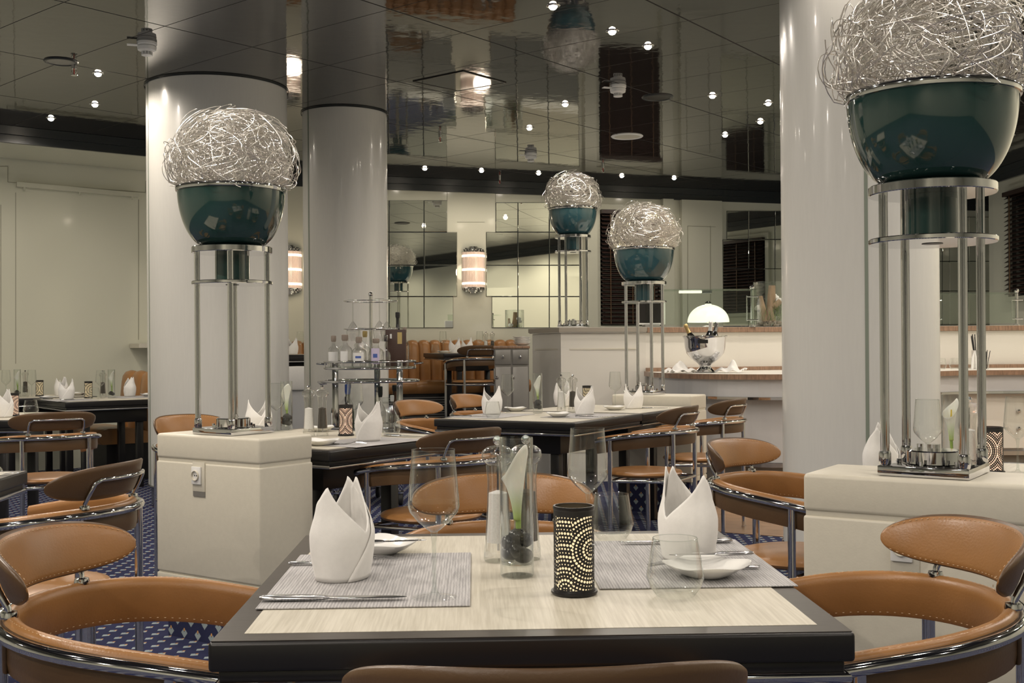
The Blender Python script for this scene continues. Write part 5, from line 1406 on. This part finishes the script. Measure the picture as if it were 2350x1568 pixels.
ob('cover', MB().box(-.074,.074,-.022,.022,.0006,.270), 'menu', mt, bevel=.004); ob('gold_plate', MB().box(.016,.050,-.0235,-.022,.165,.250), 'gold', mt, smooth=0); ob('white_tag', MB().box(-.040,-.026,-.0235,-.022,.205,.238), 'paper', mt, smooth=0)
ZM = .5275
bottle('dark bottle with a white screw cap and white label on the middle trolley shelf', 766, 8.36, ZM, .040, .300, .09, 'darkb', 'plastic', 'paper', .04)
bottle('dark bottle with a yellow label and red print on the middle trolley shelf', 786, 8.22, ZM, .034, .250, .08, 'darkb', 'ink', 'yellow', .03, (.2,.8), 'red', 1.2)
bottle('dark green bottle with a blue green cap on the middle trolley shelf', 797, 8.38, ZM, .046, .315, .10, 'greenb', 'blue', None, .05)
bottle('bottle with a tan cap behind the green bottle on the middle trolley shelf', 800, 8.66, ZM, .036, .335, .10, 'glass2', 'cork', None)
bottle('bottle with a long black cap beside the rear trolley post', 872, 8.46, ZM, .038, .290, .08, 'glass2', 'ink', None, .055)
bottle('cut glass decanter with a ball stopper on the middle trolley shelf', 884, 8.28, ZM, .052, .240, .07, 'glass2', 'glass2', None, .03)
bottle('dark amber bottle with a white label on the middle trolley shelf', 905, 8.56, ZM, .042, .320, .12, 'amber', 'ink', 'paper', .03, (.02,.3))
bottle('square shouldered clear bottle before the dark amber one on the trolley', 899, 8.42, ZM, .032, .250, .05, 'glass2', 'plastic', None)
bottle('green bottle outside the front trolley post, bench side', 922, 8.70, ZM, .028, .320, .10, 'greenb', 'cork', 'paper', .02, (.8,.95))
def carton(label, px, Y, w, h, m1, txt):
    X_ = ray(px,800)[0]*Y; c_ = thing('bottle', label, 'bottle', (X_,Y,.2125), group='labelled bottles on the lowest trolley shelf'); ob('body', MB().box(-w/2,w/2,-.03,.03,.0006,h), 'amber', c_, bevel=.008); ob('label', MB().box(-w*.46,w*.46,-.0315,-.030,.02,h-.02), m1, c_, smooth=0)
    for i, s_ in enumerate(txt):
        cu = bpy.data.curves.new('lettering', 'FONT'); cu.body = s_; cu.size = .030 if len(s_) < 6 else .024; cu.align_x = 'CENTER'; cu.extrude = .0003
        tmp = bpy.data.objects.new('tmp', cu); COL.objects.link(tmp); bpy.context.view_layer.update(); me = bpy.data.meshes.new_from_object(tmp.evaluated_get(bpy.context.evaluated_depsgraph_get())); bpy.data.objects.remove(tmp)
        me.materials.clear(); me.materials.append(M['ink']); o = bpy.data.objects.new('lettering', me); COL.objects.link(o); o.parent = c_; o.location = (0,-.0322,h-.052-.028*i); o.rotation_euler = (PI/2,0,0)
    ob('neck', MB().lathe([(.022,h),(.014,h+.02),(.014,h+.07),(.0002,h+.07)], 16), 'darkb', c_)
carton('squat bottle with a beige label on the lowest trolley shelf', 856, 8.30, .075, .115, 'paper', ['BITTER'][:0])
carton('bottle with a pale blue label reading BRANCA MENTA on the lowest trolley shelf', 886, 8.31, .095, .115, 'lilac', ['BRANCA','MENTA'])
# ================================================================== CAMERA, LIGHT, RENDER SETTINGS
cam = bpy.data.cameras.new('camera'); co = bpy.data.objects.new('camera', cam); COL.objects.link(co)
cs = math.cos(math.asin(SR))
co.matrix_world = Matrix(((cs, SR, 0, 0),(0, 0, -1, 0),(-SR, cs, 0, EYE),(0,0,0,1)))
cam.sensor_width = 36; cam.lens = F/2350*36; cam.shift_y = 15/2350; cam.clip_start = .05; cam.clip_end = 100
sc.camera = co
E_ROW = 46
for i, (x, y) in enumerate(LIGHTS): spot(x, y, 46 if x < -2.5 else 20 if y > 9.5 else 32 if y > 7.6 else 44, 2.95, blend=.5)
near = [(-1.9,1.2),(-.55,1.75),(.75,1.9),(1.9,1.6),(-2.3,3.3),(-.75,3.4),(.5,3.6),(1.75,3.3),(3.2,3.0),(-3.4,4.9),(-1.5,4.9),(.1,5.2),(1.4,5.0),(3.0,4.9),(4.4,4.2),(-4.8,6.6),(-3.2,7.4),(4.2,7.4),(-.9,-.3),(.9,-.3),(-2.6,-.5),(2.6,-.4),(0,-2.2),(-2.4,-2.4),(2.6,-2.4),(-5,2),(4.8,1.5)]  # unseen overhead spots added as fill, without fittings
for x, y in near: spot(x, y, {(-.75,3.4):6,(.5,3.6):6,(-.55,1.75):9,(.75,1.9):7,(-.9,-.3):28,(-2.3,3.3):125,(-1.9,1.2):82,(-2.6,-.5):85,(.9,-.3):18,(.1,5.2):16,(1.4,5.0):11,(1.75,3.3):22,(1.9,1.6):30,(2.6,-.4):35,(4.8,1.5):35,(4.2,7.4):30,(3.2,3.0):36,(3.0,4.9):34,(0,-2.2):40,(-2.4,-2.4):90,(2.6,-2.4):38}.get((x,y),50)*1.22, 2.95, blend=.5)
for x, y in ((LPX[0]-.1,LPX[1]-.75),(RPX[0]+.15,RPX[1]-.7)): spot(x, y, 24, 1.5)
for x, y in ((4.75,5.2),(4.8,6.8),(4.75,8.4),(4.7,10.2)): spot(x, y, 78, 2.95, blend=.5)  # unseen wall washers added to brighten the right wall in the mirrors
for x, y in ((1.65,9.0),(2.6,9.3),(4.0,9.6),(.5,9.35)): spot(x, y, 26, 1.7)
sc.world = bpy.data.worlds.new('room'); sc.world.use_nodes = True
sc.world.node_tree.nodes['Background'].inputs[0].default_value = (1,.9,.78,1); sc.world.node_tree.nodes['Background'].inputs[1].default_value = 1.0
sc.world.light_settings.ao_factor = .14; sc.world.light_settings.distance = 2.5
vs = sc.view_settings; sc.display_settings.display_device = 'sRGB'; vs.view_transform = 'Standard'; vs.look = 'None'; vs.gamma = 1; vs.exposure = 0.02; vs.use_curve_mapping = False
cy = sc.cycles; cy.use_denoising = True; cy.use_fast_gi = True; cy.fast_gi_method = 'ADD'; cy.adaptive_threshold = .05; cy.max_bounces = 7; cy.diffuse_bounces = 3; cy.glossy_bounces = 5; cy.transparent_max_bounces = 16; cy.transmission_bounces = 8; cy.sample_clamp_indirect = 6; cy.caustics_reflective = False; cy.caustics_refractive = False
for o in list(sc.objects):
    if o.get('label', '').startswith('proto') and not o.parent: print('UNUSED PROTO', o.name)
